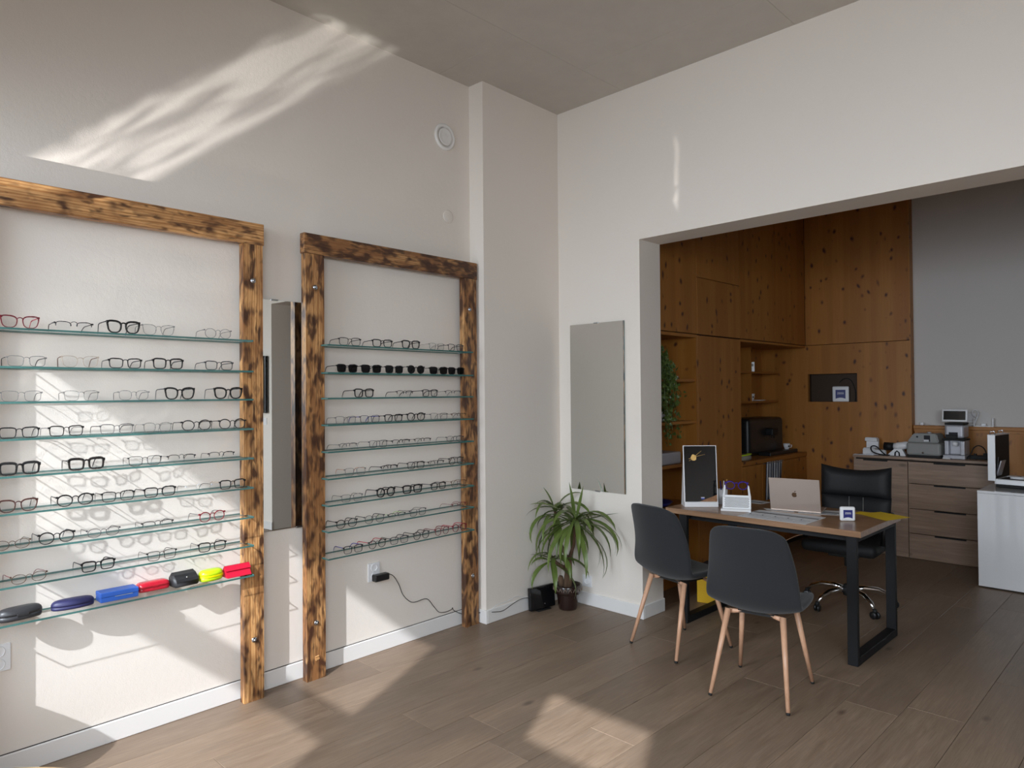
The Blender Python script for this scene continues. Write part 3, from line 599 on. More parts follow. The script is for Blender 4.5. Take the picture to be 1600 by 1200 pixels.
def cable(name,label,pts,r,mat,cat='cable'):
    # smooth by Catmull-Rom
    P=[Vector(p) for p in pts]; out=[]
    for i in range(len(P)-1):
        p0,p1,p2,p3=P[max(i-1,0)],P[i],P[i+1],P[min(i+2,len(P)-1)]
        for k in range(5):
            u=k/5; out.append(.5*((2*p1)+(-p0+p2)*u+(2*p0-5*p1+4*p2-p3)*u*u+(-p0+3*p1-3*p2+p3)*u**3))
    out.append(P[-1]); b=bmn(); tube(b,out,r,6); o=obj(name,b,mat); return tag(o,label,cat)
cable('power_cable','thin black cable trailing from adapter along the wall to the router',[LW(.036,2.434,.451),LW(.03,2.47,.43),LW(.014,2.52,.37),LW(.008,2.557,.297),LW(.012,2.60,.25),LW(.01,2.647,.231),LW(.008,2.744,.230),LW(.010,2.80,.17),LW(.010,2.844,.124),LW(.012,2.90,.112),LW(.016,2.946,.118),LW(.018,2.953,.128),LW(.018,2.965,.108),LW(.030,3.03,.072),LW(.050,3.10,.066),LW(.152,3.20,.070),LW(.160,3.28,.062),LW(.165,3.36,.085),LW(.175,3.43,.105),LW(.19,3.49,.108),LW(.20,3.515,.10)],.0022,'black')
cable('network_cable','thin white cable lying on the skirting beside the router',[LW(.147,3.19,.094),LW(.150,3.24,.110),LW(.150,3.32,.112),LW(.149,3.42,.122),LW(.150,3.50,.100),LW(.17,3.58,.08)],.0022,'white')
t=thing('wifi_router','upright black router box standing on the floor by the pillar','router',(.150,3.63,0),-.10)
b=bmn(); box(b,(-.016,-.115,.008),(.016,.115,.165),0,.007,3); obj('housing',b,'gloss',t,rot=(0,-.06,0)); b=bmn(); box(b,(-.03,-.06,0),(.03,.06,.009),0,.003,2); obj('foot',b,'black',t)
b=bmn(); lathe(b,[(0,0),(.0022,0),(.0022,.001),(0,.001)],8); bmesh.ops.rotate(b,cent=(0,0,0),matrix=QY,verts=b.verts); obj('indicator',b,'white',t,loc=(.0175,.01,.045))
# ================================================================ yucca in its pot
PX,PY=.262,3.775
t=thing('potted_yucca','bushy green yucca in a dark glazed pot below the wall mirror','plant',(PX,PY,0))
b=bmn(); lathe(b,[(0,0),(.062,0),(.066,.01),(.078,.105),(.080,.112),(.096,.115),(.100,.125),(.101,.165),(.097,.172),(.088,.170),(.086,.155),(0,.152)],36)
obj('pot',b,plain('brown_glaze',(.022,.010,.008),.2,coat=.5),t)
b=bmn(); lathe(b,[(0,.153),(.05,.158),(.087,.154)],20); obj('soil',b,'soil',t)
mo=plain('glaze_ornament',(.30,.22,.17),.35); b=bmn()
for i in range(18):
    a=2*pi*i/18; c=Vector((.1005*cos(a),.1005*sin(a),.145)); sidev=Vector((-sin(a),cos(a),0))
    tube(b,[c-sidev*.012+Vector((0,0,-.010)),c+Vector((0,0,.012)),c+sidev*.012+Vector((0,0,-.010))],.0022,5)
obj('relief_band',b,mo,t)
H=[Vector((-.13,.02,.665)),Vector((.105,-.035,.645)),Vector((-.055,-.10,.37)),Vector((-.02,.03,.50))]
b=bmn(); tube(b,[(0,0,.15),(.008,0,.24),(.004,.004,.345)],[.034,.028,.026],12); obj('trunk',b,'trunk',t,smooth=True)
b=bmn(); tube(b,[(-.04,-.02,.15),(-.045,-.022,.21),(-.043,-.02,.225)],[.022,.02,.012],10); obj('trunk',b,'trunk',t,smooth=True)
for i,h in enumerate(H[:3]):
    mid=(Vector((.004,.004,.34))+h)/2+Vector((h.x*.25,h.y*.25,-.03)); b=bmn(); tube(b,[(.004,.004,.33 if i<2 else .27),mid,h],[.014,.011,.009],8); obj('branch',b,'trunk',t,smooth=True)
def leafmesh(Ln,Wd,el,droop,tw):
    b=bmn(); n=10; x=z=0; ang=el; rows=[]
    for i in range(n+1):
        u=i/n; w=Wd*(.30+1.1*u if u<.45 else .80*(1-((u-.45)/.55)**1.6)+.0)*1.0
        w=Wd*min(1,.35+1.6*u)*max(0,1-max(0,(u-.5)/.5)**1.7); w=max(w,.0006)
        c=Vector((x,0,z)); up=Vector((-sin(ang),0,cos(ang))); yy=Vector((0,cos(tw*u),0))+up*sin(tw*u)
        rows.append([b.verts.new(c+yy*w+up*w*.35),b.verts.new(c),b.verts.new(c-yy*w+up*w*.35)])
        ang-=droop/n*(.4+1.2*u); x+=cos(ang)*Ln/n; z+=sin(ang)*Ln/n
    for a,c in zip(rows,rows[1:]):
        for k in range(2): f=b.faces.new((a[k],a[k+1],c[k+1],c[k])); f.smooth=True
    return mesh(b,['leaf'],'leaf')
rl=random.Random(5)
def leaves(h,spec):
    for az,el,Ln,dr in spec:
        Ln*=1.12; wd=rl.uniform(.015,.0205); tw=rl.uniform(-.6,.6); off=Vector((0,0,rl.uniform(-.05,.01)))
        for k in range(6):   # leaves stay clear of both walls
            me=leafmesh(Ln,wd,el,dr,tw); m=Matrix.Translation(Vector((PX,PY,0))+h+off)@Matrix.Rotation(az,4,'Z')
            q=[m@v.co for v in me.vertices]
            if min(p.x+.033*p.y for p in q)>.205 and max(p.y for p in q)<3.925: break
            bpy.data.meshes.remove(me); me=None; Ln*=.84; el+=.06
        if not me: continue
        o=bpy.data.objects.new('leaf',me); COL.objects.link(o); o.parent=t; o.location=h+off; o.rotation_euler=(0,0,az)
def ring(n,el,Ln,dr,a0=0): return [(a0+2*pi*i/n+rl.uniform(-.25,.25),el+rl.uniform(-.15,.15),Ln*rl.uniform(.85,1.12),dr+rl.uniform(-.25,.25)) for i in range(n)]
def safe(h,spec):
    out=[]
    for az,el,Ln,dr in spec:
        rmax=Ln*.85; x=PX+h.x+cos(az)*rmax; y=PY+h.y+sin(az)*rmax
        if y>3.92: el,dr=(max(el,.9),dr) if False else (el,dr+.9); Ln*=min(1,max(.35,(3.92-PY-h.y)/(rmax*max(.05,sin(az)))*1.15))
        if x<.16: Ln*=min(1,max(.25,(PX+h.x-.10)/(rmax*max(.05,-cos(az)))*1.15)); dr+=.5; el=max(el,.4)
        out.append((az,el,Ln,dr))
    return out
VR=Vector((cos(YAW),sin(YAW),0)); azR=YAW; # to the right of the view
leaves(H[0],([(YAW+pi+.2,1.05,.30,.25),(YAW+pi,.75,.36,2.3),(YAW+pi-.3,.5,.36,2.4),(YAW-.1,1.1,.34,1.5)]+ring(11,.75,.33,1.9)+ring(14,.25,.37,2.1,.3)+ring(11,-.25,.36,1.5,.1)))
leaves(H[1],([(YAW+2.0,1.35,.27,.15),(YAW+.6,1.25,.24,-.1),(YAW-.5,.35,.30,.15),(YAW-.9,.55,.36,1.4),(YAW-.3,.1,.38,1.6),(YAW+pi+.1,.9,.33,1.1)]+ring(10,.7,.33,1.8)+ring(11,.2,.38,2.2,.2)+ring(12,-.3,.40,1.5,.5)))
leaves(H[2],([(YAW+pi,.15,.24,.3),(YAW-1.2,.6,.33,2.2)]+ring(8,.5,.26,2.0)+ring(6,-.1,.27,1.6,.4)))
# ================================================================ desk and chairs
t=thing('desk','walnut-topped writing desk on black steel hoop legs','desk',(.89,4.055,0))
b=bmn(); box(b,(0,0,.711),(1.235,.705,.745),0,.0015,1); obj('tabletop',b,'desk',t)
for x0 in (.10,1.155):
    b=bmn(); y0,y1,w=-.022+.0,.70,.055
    y0=.005; x1=x0+w
    for a,c in (((x0,y0,0),(x1,y0+.03,.71)),((x0,y1-.03,0),(x1,y1,.71)),((x0,y0+.03,0),(x1,y1-.03,.045)),((x0,y0+.03,.68),(x1,y1-.03,.71))): box(b,a,c,0,.002,1)
    obj('leg',b,'mblack',t)
for yy in (.06,.60):
    b=bmn(); box(b,(.156,yy,.675),(1.154,yy+.025,.7105)); obj('crossbar',b,'mblack',t)
def shellchair(label,cx,cy,rz):
    t=thing('shell_chair',label,'chair',(cx,cy,0),rz,'charcoal shell chairs at the desk')
    prof=[(.235,.432,.175),(.205,.452,.205),(.12,.452,.228),(.02,.438,.236),(-.07,.430,.236),(-.125,.438,.234),(-.168,.470,.234),(-.195,.525,.230),(-.215,.600,.221),(-.232,.680,.210),(-.248,.755,.198),(-.260,.815,.186),(-.268,.850,.170),(-.270,.866,.140)]
    b=bmn(); rows=[]; n=12
    for i,(y,z,w) in enumerate(prof):
        v=i/(len(prof)-1); r=[]
        for k in range(n+1):
            u=-1+2*k/n; seatk=max(0,1-abs(v-.3)/.35); backk=max(0,min(1,(v-.38)/.25))
            if i==0: yy=y-.05*abs(u)**2.5
            else: yy=y
            zz=z+.055*u*u*seatk-(.016*abs(u)**4 if i>=12 else 0)+(.0 if i>0 else 0)
            yy+=.085*u*u*backk*(1-.5*max(0,(v-.7)/.3))
            r.append(b.verts.new((u*w,yy,zz)))
        rows.append(r)
    for a,c in zip(rows,rows[1:]):
        for k in range(n): f=b.faces.new((a[k],a[k+1],c[k+1],c[k])); f.smooth=True
    o=obj('seat_shell',b,'fabric',t,smooth=True); s=o.modifiers.new('s','SOLIDIFY'); s.thickness=.034; s.offset=0; m=o.modifiers.new('u','SUBSURF'); m.levels=1; m.render_levels=2
    for sx,ty,by in ((-1,-.10,-.222),(1,-.10,-.222),(1,.12,.222),(-1,.12,.222)):
        b=bmn(); top=Vector((sx*.135,ty,.415)); bot=Vector((sx*.187,by,.012)); tube(b,[top,bot],[.0155,.0095],14); l=obj('leg',b,'leg',t)
        b=bmn(); d=(bot-top).normalized(); tube(b,[bot-d*.002,bot+d*.0095],[.0102,.009],12); obj('foot_cap',b,'soot',l)
    for ty in (-.085,.105):
        
        for sg in (-1,1): b=bmn(); tube(b,[(sg*.134,ty,.400),(sg*.11,ty,.403),(sg*.045,ty,.414)],[.013,.012,.006],8,flat=.6); obj('bracket',b,'leg',t)
    b=bmn(); box(b,(-.09,-.09,.402),(.09,.11,.416)); obj('mounting_plate',b,'soot',t)
    return t
shellchair('charcoal fabric shell chair with wooden-look legs, nearer the camera',1.850,3.425,.14)
shellchair('charcoal fabric shell chair with wooden-look legs, beside the white wall end',1.222,3.682,-.24)
# office chair
t=thing('office_chair','black padded swivel chair with chrome five-star base behind the desk','chair',(1.665,5.18,0),pi+.06)
b=bmn(); lathe(b,[(0,.075),(.035,.075),(.038,.10),(.034,.145),(.028,.15),(0,.15)],20); obj('hub',b,'soot',t)
for i in range(5):
    a=RD(245)-pi+RD(72)*i; d=Vector((cos(a),sin(a),0)); b=bmn()
    tube(b,[d*.02+Vector((0,0,.115)),d*.10+Vector((0,0,.128)),d*.19+Vector((0,0,.122)),d*.26+Vector((0,0,.095)),d*.292+Vector((0,0,.062))],[.019,.019,.017,.014,.010],10,flat=1.1)
    l=obj('base_arm',b,'chrome',t); sv=Vector((-d.y,d.x,0)); c=d*.300
    for sg in (-1,1):
        b=bmn(); m=Matrix.Rotation(pi/2,3,'X'); lathe(b,[(0,-.008),(.020,-.008),(.025,-.004),(.025,.004),(.020,.008),(0,.008)],18); bmesh.ops.rotate(b,cent=(0,0,0),matrix=m,verts=b.verts)
        obj('caster_wheel',b,'black',l,loc=c+sv*.013*sg+Vector((0,0,.0255)),rot=(0,0,a+.4))
    b=bmn(); tube(b,[c+Vector((0,0,.066)),c+Vector((0,0,.04))],[.012,.016],10); obj('caster_stem',b,'soot',l)
b=bmn(); tube(b,[(0,0,.14),(0,0,.30)],.013,14); obj('gas_lift',b,'chrome',t); b=bmn(); tube(b,[(0,0,.28),(0,0,.38)],.025,14); obj('lift_sleeve',b,'soot',t)
b=bmn(); box(b,(-.10,-.12,.36),(.10,.12,.40),0,.01,2); tube(b,[(.09,.02,.385),(.22,.03,.380)],.006,8); box(b,(.21,.01,.365),(.25,.05,.395),0,.008,2); obj('tilt_mechanism',b,'soot',t)
b=bmn(); box(b,(-.245,-.22,.40),(.245,.26,.49),0,.040,4); obj('seat',b,'leather',t,smooth=True)
def pad(b,w0,w1,z0,z1,y0,y1,th,pucker=.02,n=12,m=8,topcurve=0):
    fr=[];bk=[]
    for j in range(m+1):
        v=j/m; w=w0+(w1-w0)*v; z=z0+(z1-z0)*v; y=y0+(y1-y0)*v; a=[];c=[]
        for k in range(n+1):
            u=-1+2*k/n; e=max(0,1-abs(u)**5)*max(0,1-abs(2*v-1)**5); zz=z+(topcurve*u*u*v if topcurve else 0)
            a.append(b.verts.new((u*w,y+.035*u*u+.004+th*.55*e**.5,zz))); c.append(b.verts.new((u*w,y+.035*u*u-.004-th*.45*e**.5,zz)))
        fr.append(a);bk.append(c)
    for j in range(m):
        for k in range(n):
            f=b.faces.new((fr[j][k],fr[j][k+1],fr[j+1][k+1],fr[j+1][k])); f.smooth=True; f=b.faces.new((bk[j][k+1],bk[j][k],bk[j+1][k],bk[j+1][k+1])); f.smooth=True
    for k in range(n): b.faces.new((fr[0][k+1],fr[0][k],bk[0][k],bk[0][k+1])); b.faces.new((fr[m][k],fr[m][k+1],bk[m][k+1],bk[m][k]))
    for j in range(m): b.faces.new((fr[j][0],fr[j+1][0],bk[j+1][0],bk[j][0])); b.faces.new((fr[j+1][n],fr[j][n],bk[j][n],bk[j+1][n]))
BR=obj  # backrest faces local +y (towards the desk)
b=bmn(); pad(b,.225,.238,.47,.755,-.21,-.235,.07); BRo=obj('backrest',b,'leather',t)
b=bmn(); pad(b,.236,.238,.742,.935,-.228,-.245,.10,topcurve=.035,m=8); obj('head_cushion',b,'leather',t)
for x in (-.055,.04):
    b=bmn(); tube(b,[(x,-.170,.49),(x,-.178,.62),(x,-.186,.745)],.0018,5); lab(obj('seam',b,'grey',t),'pale vertical stitching')
for sg in (-1,1):
    b=bmn(); tube(b,[(sg*.235,-.20,.62),(sg*.262,-.10,.655),(sg*.265,.06,.655),(sg*.262,.10,.60),(sg*.25,.10,.47)],.017,10); obj('armrest',b,'black',t)
# ================================================================ things on the desk
ZT=.7455
def T(x,y,z=0): return Vector((x,y,ZT+z))
t=thing('laptop','open pale gold laptop seen from behind on the desk','laptop',T(1.605,4.44),.21)
b=bmn(); box(b,(-.152,0,.002),(.152,.212,.013),0,.004,2); obj('base',b,'lap',t)
b=bmn(); box(b,(-.135,.03,.0131),(.135,.125,.0136)); obj('keyboard',b,'black',t)
R=Matrix.Rotation(.24,3,'X')
b=bmn(); box(b,(-.152,-.004,.0),(.152,.001,.212),0,.0018,1); bmesh.ops.bevel(b,geom=[e for e in b.edges if abs(e.verts[0].co.y-e.verts[1].co.y)>.003 and e.verts[0].co.z>.19],offset=.008,segments=4,affect='EDGES'); bmesh.ops.rotate(b,cent=(0,0,0),matrix=R,verts=b.verts); l=obj('screen_lid',b,'lap',t,loc=(0,.004,.012))
b=bmn(); box(b,(-.145,.0012,.01),(.145,.0018,.205)); bmesh.ops.rotate(b,cent=(0,0,0),matrix=R,verts=b.verts); obj('display',b,'gloss',l)
ap=[]  # bitten apple outline
for i in range(40):
    a=2*pi*i/40; r=1-.10*cos(2*a)*(-1); x=.0155*cos(a)*(1+.06*sin(a)); z=.0165*sin(a)*(1-.10*(1-abs(cos(a)))**3)
    if (x-.0195)**2+(z-.002)**2<.0085**2:
        dx,dz=x-.0195,z-.002; q=.0085/max(1e-6,math.hypot(dx,dz)); 
        if dx<0: x=.0195+dx*q; z=.002+dz*q
        else: x=.0195-abs(dx)*q; z=.002+dz*q*.6
    ap.append((x,z+.105))
b=bmn(); prism(b,ap,-.0052,-.0041,'y'); prism(b,[(.001,.1235),(.0055,.1245),(.0085,.1290),(.0080,.1330),(.0035,.1315),(.0008,.1275)],-.0052,-.0041,'y'); bmesh.ops.rotate(b,cent=(0,0,0),matrix=R,verts=b.verts); lab(obj('emblem',b,plain('emblem',(.16,.09,.05),.25,.5),l),'dark bitten-apple emblem')
def sign(label,loc,rz,s=.085):
    t=thing('display_cube',label,'sign',loc,rz); b=bmn(); box(b,(-s/2,-.012,0),(s/2,.012,s),0,.010,4); obj('body',b,'white',t)
    b=bmn(); k=s*.30; pl=[(-k,s*.5+k*.93),(-k,s*.5-k*1.0)]+[(-k*.95+k*1.9*i/8,s*.5-k*1.0+k*.22*sin(pi*i/8)) for i in range(9)]+[(k,s*.5-k*1.0),(k,s*.5+k*.93)]; prism(b,pl[::-1],-.0128,-.0115,'y'); p_=obj('logo_panel',b,'navy',t)
    me=textmesh('ZEISS',s*.175); me.transform(Matrix.Rotation(pi/2,4,'X')); me.materials.append(MT['white']); o=bpy.data.objects.new('lettering',me); COL.objects.link(o); o.parent=t; o.location=(0,-.0132,s*.545)
    return t
sign('small white rounded cube with navy lettered logo on the desk edge',T(1.955,4.345),.62)
t=thing('poster_stand','tall white tabletop stand holding a black poster','display',T(1.069,4.215),.735)
Rp=Matrix.Rotation(-.10,3,'X'); b=bmn(); box(b,(-.112,.0,0),(.112,.014,.034),0,.002,1); obj('foot_lip',b,'white',t)
b=bmn(); box(b,(-.112,.008,.0),(.112,.012,.412),0,.001,1); bmesh.ops.rotate(b,cent=(0,0,0),matrix=Rp,verts=b.verts); obj('back_panel',b,'white',t)
b=bmn(); box(b,(-.106,.0065,.036),(.106,.0078,.408)); bmesh.ops.rotate(b,cent=(0,0,0),matrix=Rp,verts=b.verts); P=obj('poster',b,'gloss',t)
b=bmn(); prism(b,[(-.01,.0365),(.1055,.0365),(.1055,.082)],.0055,.0064,'y'); bmesh.ops.rotate(b,cent=(0,0,0),matrix=Rp,verts=b.verts); lab(obj('wood_print',b,'walnut',P),'wood-grain corner of the poster')
b=bmn(); prism(b,[(.018*cos(i*.63)*(1+.12*(i%2))-.042,.018*sin(i*.63)*(1.15+.2*(i%3==0))+.33) for i in range(10)],.0055,.0064,'y')
for a,c in (((-.04,.335),(.010,.375)),((-.04,.335),(.035,.352)),((-.045,.330),(-.075,.322)),((-.045,.326),(-.073,.308))):
    tube(b,[(a[0],.006,a[1]),(c[0],.006,c[1])],.0013,5)
bmesh.ops.rotate(b,cent=(0,0,0),matrix=Rp,verts=b.verts); lab(obj('gold_motif',b,'gold',P),'gold cluster with two thin sticks')
b=bmn(); prism(b,[(.0,.052),(.022,.052),(.022,.066),(.0,.066)],.0055,.0064,'y'); bmesh.ops.rotate(b,cent=(0,0,0),matrix=Rp,verts=b.verts); obj('logo_print',b,plain('blue_print',(.06,.08,.35),.4),P)
b=bmn(); box(b,(-.001,.0050,.0615),(.023,.0062,.0665)); bmesh.ops.rotate(b,cent=(0,0,0),matrix=Rp,verts=b.verts); obj('logo_stripe',b,'silver',P)
b=bmn(); prism(b,[(.014,0),(.13,0),(.050,.36)],-.11,-.106,'x'); obj('prop',b,'white',t)
# white perforated glasses cradle
t=thing('glasses_cradle','white perforated bust-like cradle presenting purple glasses on the desk','stand',T(1.298,4.262),.42)
b=bmn(); box(b,(-.098,-.070,0),(.088,.055,.016),0,.003,2); obj('base',b,'white',t)
Rc=Matrix.Rotation(-.30,3,'X'); b=bmn(); box(b,(-.088,-.052,.016),(.088,-.046,.105),0,.0025,2); bmesh.ops.rotate(b,cent=(0,-.05,.016),matrix=Rc,verts=b.verts); fp=obj('front_panel',b,'white',t)
b=bmn()
for i in range(22):
    for j in range(9):
        x=-.072+i*.0068+(j%2)*.0034; z=.028+j*.0075
        if x<.075: prism(b,[(x+.0026*cos(a),z+.0026*sin(a)) for a in [2*pi*k/6 for k in range(6)]],-.0528,-.0519,'y')
bmesh.ops.rotate(b,cent=(0,-.05,.016),matrix=Rc,verts=b.verts); o=obj('perforation',b,'joint',fp); o['kind']='stuff'
for sg in (-1,1):
    b=bmn(); tube(b,[(sg*.080,-.030,.05),(sg*.079,-.026,.10),(sg*.0725,-.030,.158),(sg*.0705,-.034,.166)],[.008,.008,.006,.004],8,flat=.5); obj('arm',b,'white',t)
b=bmn(); box(b,(-.085,.03,.016),(.085,.036,.09),0,.002,1); obj('rear_panel',b,'white',t)
Vc=Matrix.Rotation(.42,3,'Z')@Vector((0,-.036,.138))
spectacles('eyeglasses','violet round-framed eyeglasses held up by the white cradle on the desk','eyeglasses',T(1.298,4.262)+Vc,.42-pi/2,.146,'o',5,'violet','violet',None)
# papers
def sheet(name,label,pts,mat,z=0,th=.0008,prints=()):
    c=sum((Vector((*p,0)) for p in pts),Vector())/len(pts); b=bmn(); prism(b,[(p[0]-c.x,p[1]-c.y) for p in pts],0,th); o=obj(name,b,mat,loc=(c.x,c.y,ZT+z)); tag(o,label,'paper')
    A,B,D=[Vector((pts[i][0]-c.x,pts[i][1]-c.y,0)) for i in (0,1,3)]
    for (u0,u1,v0,v1,pm) in prints:
        q=[A+(B-A)*u+(D-A)*v for u,v in ((u0,v0),(u1,v0),(u1,v1),(u0,v1))]; b=bmn(); prism(b,[(p.x,p.y) for p in q],th,th+.0004); obj('print',b,pm,o)
    return o
gp=plain('grey_print',(.28,.29,.31),.7)
pr=[(.02,.985,.66,.74,'ink'),(.02,.985,.80,.83,gp)]
for i in range(5): pr+= [(.05+i*.19,.065+i*.19,.40,.46,'ink'),(.07+i*.19,.20+i*.19,.36,.38,gp),(.07+i*.19,.17+i*.19,.26,.28,gp),(.045+i*.19,.048+i*.19,.08,.60,gp)]
sheet('desk_calendar','large white planner sheet with printed grid at the front desk edge',[(1.400,4.060),(1.822,4.060),(1.822,4.365),(1.400,4.365)],'paper',0,.0012,pr)
sheet('paper_sheet','grey printed leaflet poking out from under the laptop, right side',[(1.63,4.42),(1.865,4.50),(1.80,4.66),(1.57,4.59)],'paper',0,.0006,[(.30,.95,.30,.62,gp),(.30,.9,.12,.2,'ink')])
sheet('paper_sheet','white printed sheet under the left corner of the laptop',[(1.385,4.452),(1.44,4.392),(1.60,4.43),(1.58,4.50)],'paper',0,.0006)
sheet('paper_sheet','crumpled printed papers lying behind the glasses cradle',[(1.16,4.60),(1.30,4.60),(1.33,4.72),(1.19,4.74)],'paper',0,.0006,[(.1,.9,.2,.4,'ink'),(.1,.8,.55,.7,gp)])
for i,(a,lbl,pts) in enumerate(((0,'yellow leaflet topmost on the right desk corner',[(1.925,4.63),(2.125,4.49),(2.165,4.62),(1.97,4.74)]),(1,'yellow leaflet fanned beneath the others, hanging over the desk corner',[(1.93,4.66),(2.14,4.56),(2.195,4.71),(2.0,4.80)]),(2,'yellow leaflet with torn left end at the back desk edge',[(1.885,4.64),(2.04,4.60),(2.06,4.72),(1.90,4.735)]))):
    o=sheet('leaflet',lbl,pts,'yellow',.0006*(2-i),.0005); o['group']='yellow leaflets on the desk corner'
t=thing('pen_holder','white pen cup with pens half hidden behind the poster stand','cup',T(1.10,4.44))
b=bmn(); lathe(b,[(0,0),(.034,0),(.036,.10),(.033,.10),(.031,.004),(0,.004)],20); obj('cup',b,'white',t)
for i,(dx,dy,hh,m) in enumerate(((.03,.01,.17,'gold'),(.018,-.01,.16,'white'),(-.02,.012,.155,'navy'))):
    b=bmn(); tube(b,[(0,0,.01),(dx,dy,hh)],.004,7); obj('pen',b,m,t)
cable('laptop_cable','thin pale cable looping below the desktop behind the near chair',[(1.40,4.62,.50),(1.46,4.58,.515),(1.52,4.55,.548),(1.58,4.53,.580),(1.63,4.55,.60),(1.68,4.60,.675)],.0022,'leg')
cable('floor_cable','dark cable lying on the floor under the desk',[(1.10,4.50,.004),(1.2,4.55,.004),(1.28,4.62,.004),(1.40,4.66,.004)],.003,'soot')
t=thing('paper_bag','bright yellow paper bag standing on the floor under the desk','bag',(.93,4.60,0),.25)
b=bmn(); box(b,(-.10,-.05,0),(.10,.05,.21),0,.003,1); obj('bag_body',b,plain('bag_yellow',(.85,.50,.01),.55),t)
b=bmn(); tube(b,[(-.04,-.052,.19),(-.03,-.054,.24),(.03,-.054,.24),(.04,-.052,.19)],.003,6); obj('handle',b,'white',t)
t=thing('carton','dark printed carton on the floor beside the yellow bag','box',(.80,4.86,0),.1)
b=bmn(); box(b,(-.10,-.10,0),(.10,.10,.20),0,.003,1); obj('carton_body',b,plain('dark_carton',(.035,.028,.026),.7),t)
b=bmn(); box(b,(-.07,-.101,.06),(.07,-.1,.14)); obj('print',b,'grey',t)
# ================================================================ rear room: built-in spruce cupboards
XW=.53
def cab(name,label,y0,y1,z0,z1): return thing(name,label,'cupboard',(.032,y0,z0)),XW-.032,y1-y0,z1-z0
t,D,Wd,Hh=cab('wall_cupboard','knotty spruce wall cupboard over the open bookshelf',4.19,5.12,1.99,3.6)
b=bmn(); box(b,(0,.004,0),(D-.02,Wd-.002,Hh)); obj('carcass',b,'joint',t); b=bmn(); box(b,(D-.02,.003,.002),(D,Wd-.003,Hh),0,.0015,1); obj('door',b,'kz',t)
t,D,Wd,Hh=cab('wall_cupboard','knotty spruce wall cupboard with stacked doors over the tall cupboard',5.12,5.87,1.99,3.6)
b=bmn(); box(b,(0,.002,0),(D-.02,Wd-.002,Hh)); obj('carcass',b,'joint',t)
for z0,z1 in ((.002,.468),(.472,Hh)): b=bmn(); box(b,(D-.02,.003,z0),(D,Wd-.003,z1),0,.0015,1); obj('door',b,'kz',t)
t,D,Wd,Hh=cab('wall_cupboard','wide knotty spruce wall cupboard over the coffee niche',5.87,7.30,1.99,3.6)
b=bmn(); box(b,(0,.002,0),(D-.02,Wd-.003,Hh)); obj('carcass',b,'joint',t)
for y0,y1 in ((.003,.713),(.716,Wd-.003)): b=bmn(); box(b,(D-.02,y0,.002),(D,y1,Hh),0,.001,1); obj('door',b,'kz',t)
t,D,Wd,Hh=cab('tall_cupboard','full-height knotty spruce cupboard between bookshelf and coffee niche',5.12,5.87,0,1.985)
b=bmn(); box(b,(0,.002,0),(D-.02,Wd-.002,Hh)); obj('carcass',b,'kz',t); b=bmn(); box(b,(D-.02,.003,.0),(D,Wd-.001,Hh-.003),0,.0015,1); obj('door',b,'kz',t)
t,D,Wd,Hh=cab('bookshelf','open spruce bookshelf just behind the white wall end',4.19,5.12,0,1.985)
b=bmn(); box(b,(0,.005,0),(.02,Wd-.003,Hh)); obj('back_panel',b,'kz',t)
b=bmn(); box(b,(.02,.005,0),(D,.027,Hh)); box(b,(.02,Wd-.023,0),(D,Wd-.003,Hh)); box(b,(.02,.027,Hh-.025),(D,Wd-.023,Hh)); obj('side_panels',b,'kz',t)
for z in (.06,.60,.925,1.262,1.60):
    b=bmn(); box(b,(.02,.028,z),(D-.01,Wd-.024,z+.022)); obj('shelf',b,'ky',t)
b=bmn(); box(b,(D-.03,.028,.0),(D-.012,Wd-.024,.058)); obj('plinth',b,'ky',t)
t,D,Wd,Hh=cab('coffee_niche','spruce coffee corner niche with counter and lower doors',5.87,7.30,0,1.985)
b=bmn(); box(b,(0,.002,0),(.02,Wd-.003,Hh)); obj('back_panel',b,'kz',t)
b=bmn(); box(b,(.0,.002,Hh-.02),(D,Wd-.003,Hh)); obj('top_panel',b,'ky',t)
b=bmn(); box(b,(.02,.003,.845),(D+.005,Wd-.003,.885),0,.002,1); obj('countertop',b,'ky',t)
b=bmn(); box(b,(.02,.003,0),(D-.022,Wd-.003,.844)); obj('carcass',b,'joint',t)
for y0,y1 in ((.003,.40),(.404,.90),(.904,Wd-.004)): b=bmn(); box(b,(D-.02,y0,.06),(D,y1,.84),0,.0015,1); obj('door',b,'kz',t)
for z in (1.400,1.700):
    b=bmn(); box(b,(.021,.003,z),(.21,Wd-.004,z+.018)); obj('shelf',b,'ky',t)
b=bmn(); box(b,(.021,.80,1.4185),(.205,.818,1.699)); box(b,(.021,.80,1.7185),(.205,.818,1.964)); obj('divider',b,'kz',t)
